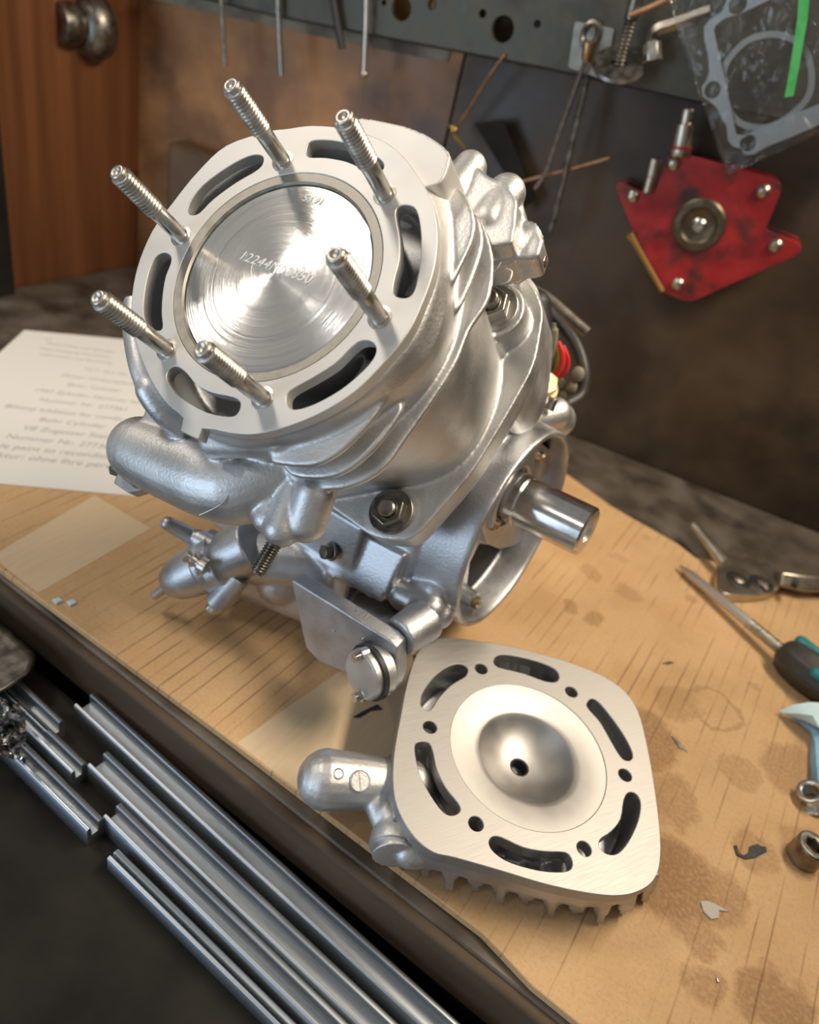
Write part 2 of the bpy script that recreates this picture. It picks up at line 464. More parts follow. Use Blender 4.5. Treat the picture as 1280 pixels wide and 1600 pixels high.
def cardboard():
    m = bpy.data.materials.new('oil_stained_cardboard'); m.use_nodes = True; nt = m.node_tree; n = nt.nodes; L = nt.links
    b = n['Principled BSDF']; b.inputs['Roughness'].default_value = .72; b.inputs['Specular IOR Level'].default_value = .25
    tc = n.new('ShaderNodeTexCoord'); mp = n.new('ShaderNodeMapping'); mp.inputs['Scale'].default_value = (100, 100, 100); L.new(tc.outputs['Object'], mp.inputs[0])
    P = mp.outputs[0]
    def noise(sc, det=5, src=P):
        x = n.new('ShaderNodeTexNoise'); x.inputs['Scale'].default_value = sc; x.inputs['Detail'].default_value = det; L.new(src, x.inputs['Vector']); return x
    def math_(op, a, bb=None, c=None):
        x = n.new('ShaderNodeMath'); x.operation = op
        for i, q in enumerate((a, bb, c)):
            if q is None: continue
            if isinstance(q, (int, float)): x.inputs[i].default_value = q
            else: L.new(q, x.inputs[i])
        return x.outputs[0]
    def rng(a, x0, x1, y0=0, y1=1):
        x = n.new('ShaderNodeMapRange'); x.interpolation_type = 'SMOOTHSTEP'
        for i, q in enumerate((x0, x1, y0, y1)): x.inputs[i + 1].default_value = q
        L.new(a, x.inputs[0]); return x.outputs[0]
    warp = noise(.9, 4)
    wv = n.new('ShaderNodeVectorMath'); wv.operation = 'MULTIPLY_ADD'; wv.inputs[1].default_value = (1.6, 1.6, 0); wv.inputs[2].default_value = (-.8, -.8, 0)
    L.new(warp.outputs['Color'], wv.inputs[0])
    wp = n.new('ShaderNodeVectorMath'); wp.operation = 'ADD'; L.new(P, wp.inputs[0]); L.new(wv.outputs[0], wp.inputs[1])
    def blob(x, y, r, soft=.35):
        d = n.new('ShaderNodeVectorMath'); d.operation = 'DISTANCE'; L.new(wp.outputs[0], d.inputs[0]); d.inputs[1].default_value = (x, y, 0)
        return rng(d.outputs['Value'], r, r * (1 - soft), 0, 1)
    # oil drops where the photograph shows them: x, y, radius, strength
    tot = None
    for px_, py_, r, s in ((1050, 1375, 2.3, .85), (1120, 1400, 1.5, .6), (1095, 1460, 1.0, .6), (1205, 1565, 1.6, .75), (1100, 1540, .95, .6), (1000, 1150, 2.3, .8), (1050, 1250, 1.6, .55), (1180, 1330, 1.2, .5), (1060, 1100, 1.4, .4),
                       (930, 970, .75, .6), (893, 947, .65, .6), (925, 895, .8, .4), (980, 925, .9, .35), (965, 870, .6, .3), (1010, 840, .5, .25), (1010, 755, .5, .25), (1080, 935, .45, .4), (1180, 1070, .45, .4), (1250, 1210, 2.2, .6), (1260, 1330, 1.5, .5), (1160, 1210, 1.2, .4), (560, 1000, 1.2, .25)):
        q = Bz(px_, py_)
        k = math_('MULTIPLY', blob(q[0], q[1], r), s)
        tot = k if tot is None else math_('MAXIMUM', tot, k)
    # dried cup ring
    q = Bz(1118, 1108)
    d = n.new('ShaderNodeVectorMath'); d.operation = 'DISTANCE'; L.new(wp.outputs[0], d.inputs[0]); d.inputs[1].default_value = (q[0], q[1], 0)
    ringm = math_('MULTIPLY', rng(math_('ABSOLUTE', math_('SUBTRACT', d.outputs['Value'], 1.35)), .22, .05), .5)
    tot = math_('MAXIMUM', tot, ringm)
    fine = noise(6, 6); tot = math_('MULTIPLY', tot, rng(fine.outputs[0], .25, .6, .55, 1))
    # flute lines (run across the bench), their groove shadows put into the colour
    sep = n.new('ShaderNodeSeparateXYZ'); L.new(P, sep.inputs[0])
    strn = n.new('ShaderNodeMapping'); strn.inputs['Scale'].default_value = (1.3, .22, 1); L.new(P, strn.inputs[0])
    brk = noise(1.0, 3, strn.outputs[0])
    xx = math_('ADD', sep.outputs[0], math_('MULTIPLY', brk.outputs[0], .12))
    lines = rng(math_('ABSOLUTE', math_('SUBTRACT', math_('FRACT', math_('MULTIPLY', xx, 1 / .62)), .5)), .10, .0)
    big = noise(.16, 3)
    bold_shade = math_('MAXIMUM', math_('MAXIMUM', blob(-15.5, 18.5, 5.5, .5), blob(-19.5, 20, 4, .5)), blob(1.5, 31.5, 4.5, .6))  # line shadows painted stronger where the engine shades the sheet, and farther back
    lines = math_('MULTIPLY', lines, math_('MAXIMUM', math_('MULTIPLY', rng(brk.outputs[0], .42, .62), rng(big.outputs[0], .36, .58)), math_('MULTIPLY', bold_shade, rng(brk.outputs[0], .36, .56, 0, 1.2))))
    sp = noise(14, 3); speck = math_('MULTIPLY', rng(sp.outputs[0], .64, .70), .5)
    def mixc(f, a, bc):
        x = n.new('ShaderNodeMix'); x.data_type = 'RGBA'; L.new(f, x.inputs['Factor'])
        if isinstance(a, tuple): x.inputs['A'].default_value = a
        else: L.new(a, x.inputs['A'])
        x.inputs['B'].default_value = bc; return x.outputs['Result']
    c = mixc(rng(noise(.25, 5).outputs[0], .35, .7), (.64, .42, .22, 1), (.55, .345, .17, 1))
    c = mixc(math_('MULTIPLY', rng(fine.outputs[0], .4, .7), .25), c, (.42, .26, .13, 1))
    c = mixc(math_('MULTIPLY', lines, .60), c, (.17, .09, .045, 1))
    c = mixc(math_('MULTIPLY', tot, .75), c, (.20, .095, .04, 1))
    c = mixc(speck, c, (.22, .13, .07, 1))
    L.new(c, b.inputs['Base Color'])
    bu = n.new('ShaderNodeBump'); bu.inputs['Strength'].default_value = .5; bu.inputs['Distance'].default_value = .0005
    h = math_('SUBTRACT', math_('MULTIPLY', fine.outputs[0], .25), math_('MULTIPLY', lines, .7)); L.new(h, bu.inputs['Height']); L.new(bu.outputs[0], b.inputs['Normal'])
    return m


M['card'] = cardboard()

# ================================================================== THE SETTING
WN = np.array([math.sin(math.atan(.185)), -math.cos(math.atan(.185)), 0])      # the back wall's normal
WX = np.array([-WN[1], WN[0], 0])
def WF(y): return Frame(np.array([-53.35, 45.8, 0]) + WN * (55.5 - y), WX, (0, 0, 1), WN)    # y = 55.5 is the wall face, less is nearer
def wp(pts, y): f = WF(y); return [tuple(f.px(*p)[:2]) for p in pts]
def Qw(x, y, yy): f = WF(yy); return f.wd(f.px(x, y))
def wbox(x0, x1, z0, z1, d0, d1): return box(((x0 + x1) / 2, (z0 + z1) / 2, (d0 + d1) / 2), (x1 - x0, z1 - z0, d1 - d0))
struct(mk('wall_back', [wbox(-8, 85, -12, 50, -3, -.3)], M['wooddk'], frame=WF(55.5)))
XS = WF(55.5).px(712, 150)[0]
struct(mk('trim_1', [wbox(-3, XS - .1, -5, 46, -.4, 0)], M['wood'], frame=WF(55.5)))          # left wood panel of the back board
struct(mk('trim_2', [wbox(XS + .1, 84, -5, 46, -.4, -.05)], M['wooddk'], frame=WF(55.5)))       # darker panel, a seam between the two
struct(mk('wall_left', [box((-54.2, 39.8, 16), (2, 12.6, 50))], M['woodl'], bevel=.2))
struct(mk('trim_3', [box((-53.6, 32.0, 16), (3.2, 2.6, 50))], M['dark'], bevel=.2))
struct(mk('wall_right', [box((22, 35, 16), (2, 44, 50))], M['wooddk']))
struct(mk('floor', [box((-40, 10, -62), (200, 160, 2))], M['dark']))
# cream painted strip under the rail
struct(mk('trim_4', [plate(wp(((215, -30), (372, 0), (640, 52), (706, 70), (699, 97), (560, 70), (260, 5), (215, -8)), 55.4), [], 0, .1)], M['cream'], frame=WF(55.4)))

# workbench
wb = thing('workbench', 'grimy dark workbench top carrying the cardboard sheet, engine and tools', 'workbench', (-20, 35, -.4))
mk('bench_top', [plate([(-53.1, 14.55), (20.9, 14.55), (20.9, 59.3), (-53.1, 45.7)], [], -3.6, -.4)], M['bench'], wb, frame=Frame((0, 0, 0), (1, 0, 0), (0, 1, 0), (0, 0, 1)), bevel=.2, seg=3)
mk('edge_board', [box((-16.1, 14.40, -1.75), (74, .5, 2.5))], M['edge'], wb, bevel=.2, seg=3)
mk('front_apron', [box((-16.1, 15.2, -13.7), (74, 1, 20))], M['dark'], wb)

# cardboard sheet and its two tape bands
cb_pts = [(-48, 14.75), (-30, 14.72), (-26, 14.68), (-12, 15.0), (0, 15.15), (2.2, 14.75), (5, 14.7), (14, 14.6), (14.5, 44), (7.5, 47.4), (3.8, 46.9), (-.3, 44.6), (-1.6, 45.1), (-6.57, 45.5), (-10.3, 46.6), (-19, 45.5), (-22, 32), (-48, 24.5)]
FL = Frame((0, 0, 0), (1, 0, 0), (0, 1, 0), (0, 0, 1))
cb = mk('cardboard_sheet', [plate(cb_pts, [], -.38, 0)], M['card'], frame=FL, bevel=.05)
tag(cb, 'large oil-stained brown cardboard sheet lying on the bench under the engine', 'cardboard')
t = mk('tape_strip', [plate([(-27.9, 21.3), (-23.95, 21.6), (-23.6, 14.9), (-27.0, 14.9)], [], 0, .012)], M['tape'], cb, frame=FL)
t = mk('tape_strip', [plate([(-10.5, 24.6), (-6.2, 24.5), (-6.9, 15.1), (-11.6, 15.1)], [], 0, .012)], M['tape'], cb, frame=FL)

# typed sheet of paper
pe1 = np.array([.745, .667, 0]); pe2 = np.array([-.667, .745, 0])
PF = Frame((-31.6, 18.4, .02), pe1, pe2, (0, 0, 1))
def pap(x, y, z=0): return PF.inv(Bz(x, y, .02))[:2]
pc = [pap(38, 516), pap(-60, 605), pap(-60, 750), pap(0, 756), pap(218, 776), pap(300, 700), pap(300, 540)]
pp = mk('printed_sheet', [plate(pc, [], 0, .02)], M['paper'], frame=PF)
tag(pp, 'white printed sheet of paper with centred blurry text lying behind the engine', 'paper')
lines = [('W5', 74, 532, 240, .5), ('Motorenbau und Zylinder', 125, 545, 0, .62), ('Instandsetzung und Umbau', 118, 553, 0, .62), ('Lieferschein und Rechnung', 118, 562, 0, .62),
         ('Motor: Umbauzylinder', 158, 596, 0, .78), ('VCT: Saw der', 165, 583, 0, .72), ('Bohr: Cylinder', 146, 608, 0, .80), ('1997 Zylinder, Nummer Satz', 140, 622, 0, .82),
         ('Nummer Nr. 277361', 130, 635, 0, .88), ('Bilstop addition for combi water', 122, 650, 0, .92), ('Bohr Cylinder', 112, 664, 0, .95), ('V8 Zugesser Stein', 105, 679, 0, .98),
         ('Nummer Nr. 277361', 95, 694, 0, 1.0), ('Crankle paint to reconditionen', 78, 708, 0, 1.02), ('korrektur: ohne Ihre person', 70, 722, 0, 1.05)]
# lines of print run parallel to the sheet's near edge
d0 = pap(0, 756); d1 = pap(218, 776); lr = math.atan2(d1[1] - d0[1], d1[0] - d0[0])
for s_, x_, y_, _, sz in lines:
    q = pap(x_, y_)
    text('print_line', s_, sz * .68, M['ink'], pp, PF, (q[0], q[1], .021), rot=lr, shear=.2, align='CENTER', ext=.001)

# ================================================================== THE ENGINE
eng = thing('engine', 'bare silver cast aluminium two-stroke engine with six upright studs and polished crankshaft end', 'engine', (-13, 28, 0))
D = DECK.px
outl = [(448, 201), (490, 196), (542, 201), (590, 216), (622, 236), (650, 269), (673, 311), (683, 363), (678, 419), (659, 475), (636, 522), (598, 569), (556, 611), (504, 644), (448, 667), (401, 678), (364, 677), (325, 668), (288, 651), (256, 625), (228, 578), (209, 522), (205, 475), (214, 419), (237, 362), (270, 316), (308, 269), (354, 227), (420, 205)]
deck_out = [p[:2] for p in spline([D(*p)[:2] for p in outl], 4)]
# keyhole tab at the lower left of the face
tab = [D(*p)[:2] for p in ((336, 671), (316, 669), (310, 686), (282, 673), (286, 653))]
ta = [math.atan2(p[1], p[0]) for p in (tab[0], tab[-1])]
o2 = []; done = False
for p in deck_out:
    an = math.atan2(p[1], p[0])
    if min(ta) < an < max(ta):
        if not done: o2 += [tuple(q) for q in tab]; done = True
        continue
    o2.append(tuple(p))
deck_out2 = o2
def cr(o, s, l): return [(o[0] + s * x, o[1] + s * y) for x, y in l]
c1 = lambda l: cr((120, 100), 600 / 1280, l)
slots = [c1([(372, 495), (375, 465), (420, 405), (500, 345), (570, 308), (610, 303), (622, 320), (605, 350), (530, 395), (455, 450), (410, 495), (385, 503)]),
         c1([(765, 290), (775, 262), (810, 253), (870, 257), (930, 275), (985, 300), (1018, 325), (1022, 348), (1000, 362), (960, 352), (900, 325), (830, 312), (775, 310)]),
         c1([(1062, 500), (1075, 475), (1105, 470), (1130, 485), (1143, 530), (1148, 590), (1145, 660), (1130, 740), (1110, 775), (1075, 778), (1053, 760), (1060, 710), (1075, 650), (1075, 580)]),
         c1([(697, 1120), (710, 1090), (780, 1050), (860, 1000), (915, 945), (950, 922), (985, 927), (998, 955), (975, 1000), (900, 1070), (820, 1120), (750, 1148), (710, 1148)]),
         c1([(298, 1040), (310, 1015), (335, 1008), (365, 1030), (400, 1070), (450, 1095), (520, 1110), (545, 1130), (535, 1165), (505, 1175), (430, 1160), (350, 1115), (310, 1075)]),
         c1([(222, 830), (225, 760), (240, 690), (262, 645), (290, 628), (312, 640), (312, 665), (295, 710), (285, 770), (282, 830), (285, 880), (265, 888), (240, 880)])]
slot_loops = [[p[:2] for p in spline([D(*q)[:2] for q in s], 3)] for s in slots]
mk('gasket_face', [plate(deck_out2, slot_loops + [circ(0, 0, 3.48, 96)], -.42, 0)], M['face'], eng, DECK, bevel=.025)
mk('cylinder_liner', [lathe([(3.14, -1.6), (3.14, -.10), (3.19, -.03), (3.46, -.01), (3.475, -.04), (3.475, -1.6)], 120)], M['liner'], eng, DECK, angle=25)
pst = mk('piston', [lathe([(0, .03), (.6, .028), (1.4, .01), (2.2, -.025), (2.8, -.07), (3.06, -.10), (3.10, -.14), (3.10, -1.3), (0, -1.3)], 160)], M['piston'], eng, DECK, angle=30)
e1 = D(372, 405); e2 = D(474, 441); an = math.atan2(e2[1] - e1[1], e2[0] - e1[0])
text('serial_number', '12244M08350', .44, M['mark'], pst, DECK, (e1[0], e1[1] + .0, .036), rot=an, shear=.25, ext=.006, space=1.12, offset=-.002)
e1 = D(470, 312); e2 = D(515, 322); an2 = math.atan2(e2[1] - e1[1], e2[0] - e1[0])
text('bore_mark', '53.91', .34, M['mark'], pst, DECK, (e1[0], e1[1], -.03), rot=an2, shear=.2, ext=.008)
q = D(363, 523)
mk('arrow_mark', [plate([(q[0] + x * .11, q[1] + y * .11) for x, y in ((-.3, 2), (.3, 2), (.3, 0), (1, 0), (0, -1.7), (-1, 0), (-.3, 0))], [], -.06, -.035)], M['mark'], pst, DECK)
# centre scribe ring
q = D(414, 418)
rr = [(q[0] + .45 * math.cos(t), q[1] + .45 * math.sin(t), .031) for t in np.linspace(2.6, 6.2, 30)]
mk('scribe_line', [tube(rr, .010, 6)], M['mark'], pst, DECK)

# cylinder casting (one fused surface)
def rad(th, w):
    """outer radius of the barrel at angle th (deg) and depth w"""
    d = lambda c: (th - c + 180) % 360 - 180
    top = 5.02 + .45 * math.exp(-(d(118) / 16) ** 2)
    k = min(1, max(0, -w / 1.2))
    r = top + .06 * k * (1 if w > -4 else max(0, 1 - (-w - 4) / 3))
    r += .22 * k * math.exp(-(d(-28) / 15) ** 2) * math.exp(-((w + 1.3) / .8) ** 2)      # smooth swelling between the fins
    r += .50 * k * math.exp(-(d(33) / 20) ** 2) * math.exp(-((w + 1.3) / 1.0) ** 2)
    if w < -3.4: r += .22 * min(1, (-w - 3.4) / 2)
    if w < -3.6:
        f = min(1, (-w - 3.6) / 3.5)
        r -= f * (.75 * math.exp(-(d(-85) / 28) ** 2)) - f * .1 * math.exp(-(d(-44) / 16) ** 2)
    return r
NA = 120
def ringat(w, fn): return [(fn(360 * k / NA) * math.cos(2 * PI * k / NA), fn(360 * k / NA) * math.sin(2 * PI * k / NA), w) for k in range(NA)]
rings = [ringat(-1.7, lambda t: .01), ringat(-1.7, lambda t: 3.28), ringat(-.34, lambda t: 3.28), ringat(-.34, lambda t: 3.52), ringat(-2.3, lambda t: 3.58), ringat(-2.3, lambda t: 4.55), ringat(-.30, lambda t: 4.68), ringat(-.30, lambda t: rad(t, 0) - .06)]
for w in (-.5, -.8, -1.2, -1.7, -2.2, -2.8, -3.4, -4.2, -5, -6, -7, -8, -8.8): rings.append(ringat(w, lambda t, w=w: rad(t, w)))
rings.append(ringat(-8.8, lambda t: .01))
G = [loft(rings)]
def fin(pxs, w, depth=1.3, th=.13, ws=None):
    pts = spline([D(*p, (ws[i] if ws else w)) for i, p in enumerate(pxs)], 5, closed=False)
    n = len(pts); out = []
    for i, p in enumerate(pts):
        r = math.hypot(p[0], p[1]); u = p[:2] / r; r += .07; e = min(1, min(i, n - 1 - i) / 3 + .25)
        ro = r - (1 - e) * .35; ri = r - depth
        out.append([(u[0] * ri, u[1] * ri, p[2] - .32), (u[0] * ro, u[1] * ro, p[2] - th), (u[0] * (ro + .04), u[1] * (ro + .04), p[2]), (u[0] * ro, u[1] * ro, p[2] + th), (u[0] * ri, u[1] * ri, p[2] + .2)])
    return loft(out)
c2 = lambda l: cr((480, 160), 460 / 1280, l)
G += [fin([(425, 712), (433, 721), (490, 725), (534, 703), (577, 659), (604, 620), (616, 598)], -1.25),
      fin([(442, 738), (490, 745), (534, 738), (577, 707), (612, 664), (636, 625)], -1.95),
      fin([(450, 743), (468, 751), (512, 762), (556, 755), (599, 729), (634, 681), (674, 624), (710, 566), (731, 515), (760, 469), (767, 411), (756, 365), (738, 329)], -2.75, ws=[-2.75] * 8 + [-2.8, -2.85, -2.9, -2.9, -2.9]),
      fin([(640, 262), (668, 275), (692, 290), (724, 310), (738, 345), (735, 378), (717, 418), (692, 469)], -1.45),
      fin([(735, 335), (746, 350), (751, 382), (742, 418), (725, 460), (706, 500)], -2.1)]
# base flange with the nut seats
fl = [(-1.7, -4.7), (.5, -6.3), (1.7, -6.45), (2.2, -6.2), (4.2, -4.0), (5.6, -1.7), (6.5, -.1), (6.9, 2.2), (6.3, 3.6), (5.0, 4.9), (3, 5.2), (-3, 5.4), (-5.6, 4), (-6, 0), (-4.9, -3.2)]
G += [plate(rounded(fl, .7, 4), [], -8.9, -7.75)]
G += [plate(rounded([(6.6, 1.5), (6.75, 3.2), (5.6, 4.6), (3.9, 4.6), (3, 3), (3.4, 0), (5.2, -1.8), (6.3, -.4)], .7, 4), [], -11.5, -8)]
n1 = D(612, 800, -7.7); n2 = D(771, 482, -6.5)
G += [cyl((n1[0], n1[1], -8.6), (n1[0], n1[1], -7.72), 1.0), cyl((n2[0], n2[1], -9.5), (n2[0], n2[1], -6.55), 1.2, 1.12)]
G += [cyl((n2[0] - .9, n2[1] - .6, -9.5), (n2[0] - .9, n2[1] - .6, -6.75), 1.4, 1.2)]
# smooth shoulder under the face at the lower left, and the left contour
G += [capsule(D(335, 692, -1.9), D(440, 690, -1.3), .5, .5), capsule(D(440, 690, -1.3), D(560, 625, -1.3), .5), capsule(D(560, 625, -1.3), D(655, 520, -1.2), .5)]
G += [tube(spline([D(*p) for p in ((212, 470, -1.2), (211, 520, -1.2), (224, 585, -1.3), (252, 635, -1.8), (290, 672, -2.6))], 5, False), [.40] * 12 + [.5] * 9, 16)]
# coolant neck: a fat round-ended duct hanging from the lower side
npt = spline([D(*p, -3.5) for p in ((222, 703), (250, 716), (290, 732), (330, 747), (372, 757), (412, 748), (455, 730), (490, 715))], 5, False)
nr = np.interp(np.linspace(0, 7, len(npt)), range(8), [1.22, 1.28, 1.34, 1.40, 1.38, 1.22, 1.0, .8])
G += [tube(npt, list(nr), 28), ball(npt[0], 1.2)]
G += [plate([D(*p, -2.8)[:2] for p in ((232, 640), (300, 676), (450, 690), (450, 735), (380, 752), (300, 735), (215, 690))], [], -4.6, -2.6)]
# stud boss block
G += [capsule(D(462, 765, -3.4), D(440, 826, -3.4), .62), capsule(D(430, 775, -3.4), D(418, 810, -3.4), .5), capsule(D(492, 770, -3.2), D(478, 815, -3.6), .7), box(D(463, 790, -3.8), (1.3, 1.6, 1.0))]
mk('cylinder_casting', G, M['cast'], eng, DECK, voxel=.07, smooth=6)
# raised edge lines of the neck
mk('parting_line', [tube(spline([D(*p, -2.42) for p in ((386, 716), (372, 735), (362, 765), (345, 788), (312, 805))], 4, False), .028, 8)], M['cast'], eng, DECK)

# rear cover with lumps
c3 = [(705, 243), (740, 250), (768, 268), (800, 288), (814, 305), (818, 332), (836, 345), (846, 362), (838, 388), (824, 392), (800, 394), (786, 402), (765, 405), (735, 405), (700, 395), (670, 320)]
G = [plate([D(*p, -3.6)[:2] for p in c3], [], -5.3, -4.0),
     plate([D(*p, -3.2)[:2] for p in ((690, 255), (715, 248), (750, 262), (770, 278), (795, 292), (808, 312), (806, 345), (800, 380), (770, 385), (735, 370), (700, 330))], [], -4.5, -3.2),
     capsule(D(735, 262, -3.6), D(706, 300, -3.3), .58), capsule(D(792, 302, -3.9), D(762, 345, -3.5), .66, .55),
     cyl(D(838, 366, -4.5), D(800, 386, -4.2), .48, .52), plate([D(*p, -5.0)[:2] for p in ((768, 390), (808, 390), (834, 396), (828, 418), (806, 432), (768, 426))], [], -5.6, -5.0),
     plate([D(*p, -4.8)[:2] for p in ((720, 300), (770, 300), (800, 330), (790, 380), (740, 400), (690, 380))], [], -9, -4.8)]
mk('rear_cover', G, M['cast'], eng, DECK, voxel=.07, smooth=12)
mk('casting_mark', [tube([(q2[0], q2[1], q2[2]) for q2 in spline([D(*p, -3.95) for p in ((765, 392), (770, 380), (782, 376), (787, 388), (785, 402), (776, 402))], 4)], .03, 6), tube(spline([D(*p, -3.7) for p in ((783, 410), (776, 420), (768, 428))], 4, False), .03, 6), tube(spline([D(*p, -3.9) for p in ((790, 420), (800, 424), (795, 440), (782, 444))], 4, False), .03, 6)], M['cast'], eng, DECK)
q = D(832, 408, -4.9)
mk('cover_bolt', [cyl(q, q + np.array([.45, -.1, 0]), .24, n=6)], M['steel'], eng, DECK, bevel=.03)
# flat side pad joining the face at the upper right
mk('port_pad', [plate(rounded([D(*p, -.55)[:2] for p in ((540, 206), (560, 187), (600, 193), (640, 202), (678, 219), (707, 243), (700, 272), (690, 292), (655, 300), (600, 260))], .25, 3), [], -3.4, -.42)], M['face'], eng, DECK, voxel=.06, smooth=4)

# six studs
tops = [(361, 131), (533, 180), (523, 396), (316, 543), (155, 465), (183, 266)]
for k in range(6):
    t = math.radians(90 - 60 * k); c = (4 * math.cos(t), 4 * math.sin(t))
    fr = Frame(DECK.wd((c[0], c[1], 0)), *[DECK.m[:, i] for i in range(3)])
    s = mk('stud', [lathe([(0, -.3), (.255, -.3), (.255, .9), (.262, 1.35), (.25, 1.38), (0, 1.38)], 24)], M['steel'] if k == 5 else M['stud'], eng, fr)
    mk('stud_thread', [thread(.315, 1.36, 3.0, .125, .05, 20), lathe([(0, 2.9), (.235, 2.9), (.235, 3.04), (.2, 3.08), (.13, 3.08), (.09, 3.02), (0, 3.02)], 24)], M['stud'], s, fr, angle=60)
    mk('collar', [lathe([(.26, -.02), (.36, -.02), (.36, .03), (.26, .045)], 24)], M['steel'], s, fr)

# base nuts
def nut(name, c, fr0, r=.72, h=.62, wr=.95, stud_h=.45, par=None, m_='steel'):
    f = Frame(fr0.wd(c), *[fr0.m[:, i] for i in range(3)])
    hexo = [(r * math.cos(PI / 3 * k + .3), r * math.sin(PI / 3 * k + .3)) for k in range(6)]
    nn = mk(name, [plate(hexo, [circ(0, 0, r * .52, 20)], .10, h)], M[m_], par, f, bevel=.07, seg=3)
    mk('washer', [plate(circ(0, 0, wr, 40), [circ(0, 0, r * .5, 20)], 0, .13)], M[m_], nn, f, bevel=.03)
    mk('stud_end', [lathe([(0, -.2), (r * .5, -.2), (r * .5, h + stud_h - .07), (r * .42, h + stud_h), (0, h + stud_h)], 24), thread(r * .515, 0, h + stud_h - .06, .09, .03)], M['stud'], nn, f)
nut('base_nut', (n1[0], n1[1], -7.70), DECK, .66, .50, .86, .15, eng, 'dksteel')
nut('base_nut', (n2[0], n2[1], -6.53), DECK, .66, .55, .92, .30, eng, 'steel')

# threaded stud hanging out of the boss
a = D(441, 828, -3.4); b_ = D(401, 897, -3.4)
fr = axis_frame(DECK.wd(a), DECK.wd(b_) - DECK.wd(a)); Ls = np.linalg.norm(b_ - a)
mk('outlet_stud', [thread(.27, -.3, Ls, .10, .06, 20)], M['dksteel'], eng, fr, angle=60)

# crankcase
rc = RING.o
G = []
Rr = 5.25
prof = [(0.01, -7.0), (4.6, -7.0), (5.0, -6.0), (5.3, -4.5), (5.38, -2.0), (5.28, -.15), (5.22, 0), (5.0, 0), (4.93, -.3), (4.85, -1.75), (0.01, -1.75)]
prof = [(r * KR, z * KR) for r, z in prof]
G.append(xf(lathe(prof, 96), RING))
G.append(box((-13.6, 25.6, 8.2), (8.5, 7.5, 7.0)))
G.append(box((-15.5, 23.6, 5.6), (8.0, 5.0, 4.6)))
# neck from the case up to the barrel flange
G.append(xf(plate(rounded([(-3.0, -3.8), (.5, -5.4), (1.6, -5.5), (3.8, -3.4), (5.6, -.4), (5.9, 2.2), (5, 4.0), (-4, 4.4)], .8, 4), [], -12, -8.4), DECK))
# square side box
q4 = [Qy(545, 824, 21.6), Qy(632, 869, 21.6), Qy(595, 944, 20.9), Qy(509, 897, 20.9)]
G.append(loft([[tuple(p) for p in q4], [tuple(p + np.array([0, 4.2, .2])) for p in q4]]))
# pad round the boss of the base nut
G.append(capsule(Qy(690, 812, 23.5), Qy(665, 800, 24.5), .85))
G.append(capsule(Qy(520, 818, 22.2), Qy(520, 840, 23.2), .55))
# stepped lugs at the lower right
G += [capsule(Qy(680, 922, 22.3), Qy(640, 905, 22.6), .62), capsule(Qy(672, 950, 21.8), Qy(632, 930, 21.8), .70), cyl(Qy(668, 966, 21.2), Qy(624, 996, 19.7), .88, .80), capsule(Qy(686, 960, 22.0), Qy(690, 935, 23), .62)]
# lower pieces reaching to the left
G += [cyl(Qy(352, 872, 20.3), Qy(512, 935, 22.2), 1.38, 1.45), capsule(Qy(405, 872, 20.4), Qy(520, 890, 22), 1.2), capsule(Qy(440, 905, 20.9), Qy(490, 905, 22), 1.2)]
G += [box((-14.8, 25.5, 2.6), (2.2, 2.4, 5.16)), box((-10.4, 26.2, 2.43), (2.0, 2.0, 4.8)), box((-14.6, 23.0, 3.6), (4.5, 4.0, 3.4)), capsule(Qy(520, 930, 22.5), Qy(610, 985, 21.5), 1.1)]
mk('crankcase', G, M['castdk'], eng, voxel=.085, smooth=4)
mk('end_cap', [cyl(Qy(350, 870, 20.25), Qy(356, 873, 20.33), 1.46, 1.46)], M['castdk'], eng, bevel=.05)

P0 = Qy(352, 872, 19.2); P1 = Qy(262, 912, 17.9)
fp = axis_frame(P0, P1 - P0); Lp = np.linalg.norm(P1 - P0)
mk('pump_cover', [lathe([(0, Lp * .15), (1.28, Lp * .15), (1.3, Lp * .3), (1.12, Lp * .36), (1.08, Lp * .62), (.95, Lp * .82), (.68, Lp * .97), (.3, Lp * 1.03), (0, Lp * 1.04)], 48)], M['castdk'], eng, fp, angle=40)
mk('pump_flange', [plate([tuple(p) for p in rounded([(1.5 * math.cos(t), 1.5 * math.sin(t)) for t in np.linspace(0, 2 * PI, 7)[:-1]], .4)], [], Lp * .02, Lp * .17)], M['castdk'], eng, fp, bevel=.05)
for t in (.5, 2.6, 4.7):
    ff = Frame(fp.wd((1.2 * math.cos(t), 1.2 * math.sin(t), Lp * .17)), *[fp.m[:, i_] for i_ in range(3)])
    mk('flange_bolt', [cyl((0, 0, -.1), (0, 0, .22), .2, n=6)], M['steel'], eng, ff, bevel=.02)
mk('pump_body', [cyl(P0 + (P1 - P0) * .1, P0 - (P1 - P0) * .5, 1.1, 1.2), capsule(Qy(345, 925, 19.2), Qy(405, 905, 20.6), .55), capsule(Qy(243, 930, 17.75), Qy(262, 915, 17.9), .22)], M['castdk'], eng, voxel=.07, smooth=4)
mk('flange_bar', [capsule(Qy(262, 818, 17.7), Qy(300, 838, 18.8), .30, .38), capsule(Qy(312, 842, 18.8), Qy(348, 862, 19), .42, .45)], M['castdk'], eng, voxel=.06, smooth=3)
f = axis_frame(Qy(290, 868, 17.6), Qy(325, 888, 17.8) - Qy(290, 868, 17.6))
mk('hose_barb', [lathe([(0, 0), (.2, 0), (.3, .1), (.2, .3), (.32, .42), (.22, .6), (.34, .75), (.34, 1.05), (0, 1.05)], 20)], M['steel'], eng, f)
f = axis_frame(Qy(345, 935, 18.3), Qy(322, 962, 17.7) - Qy(345, 935, 18.3))
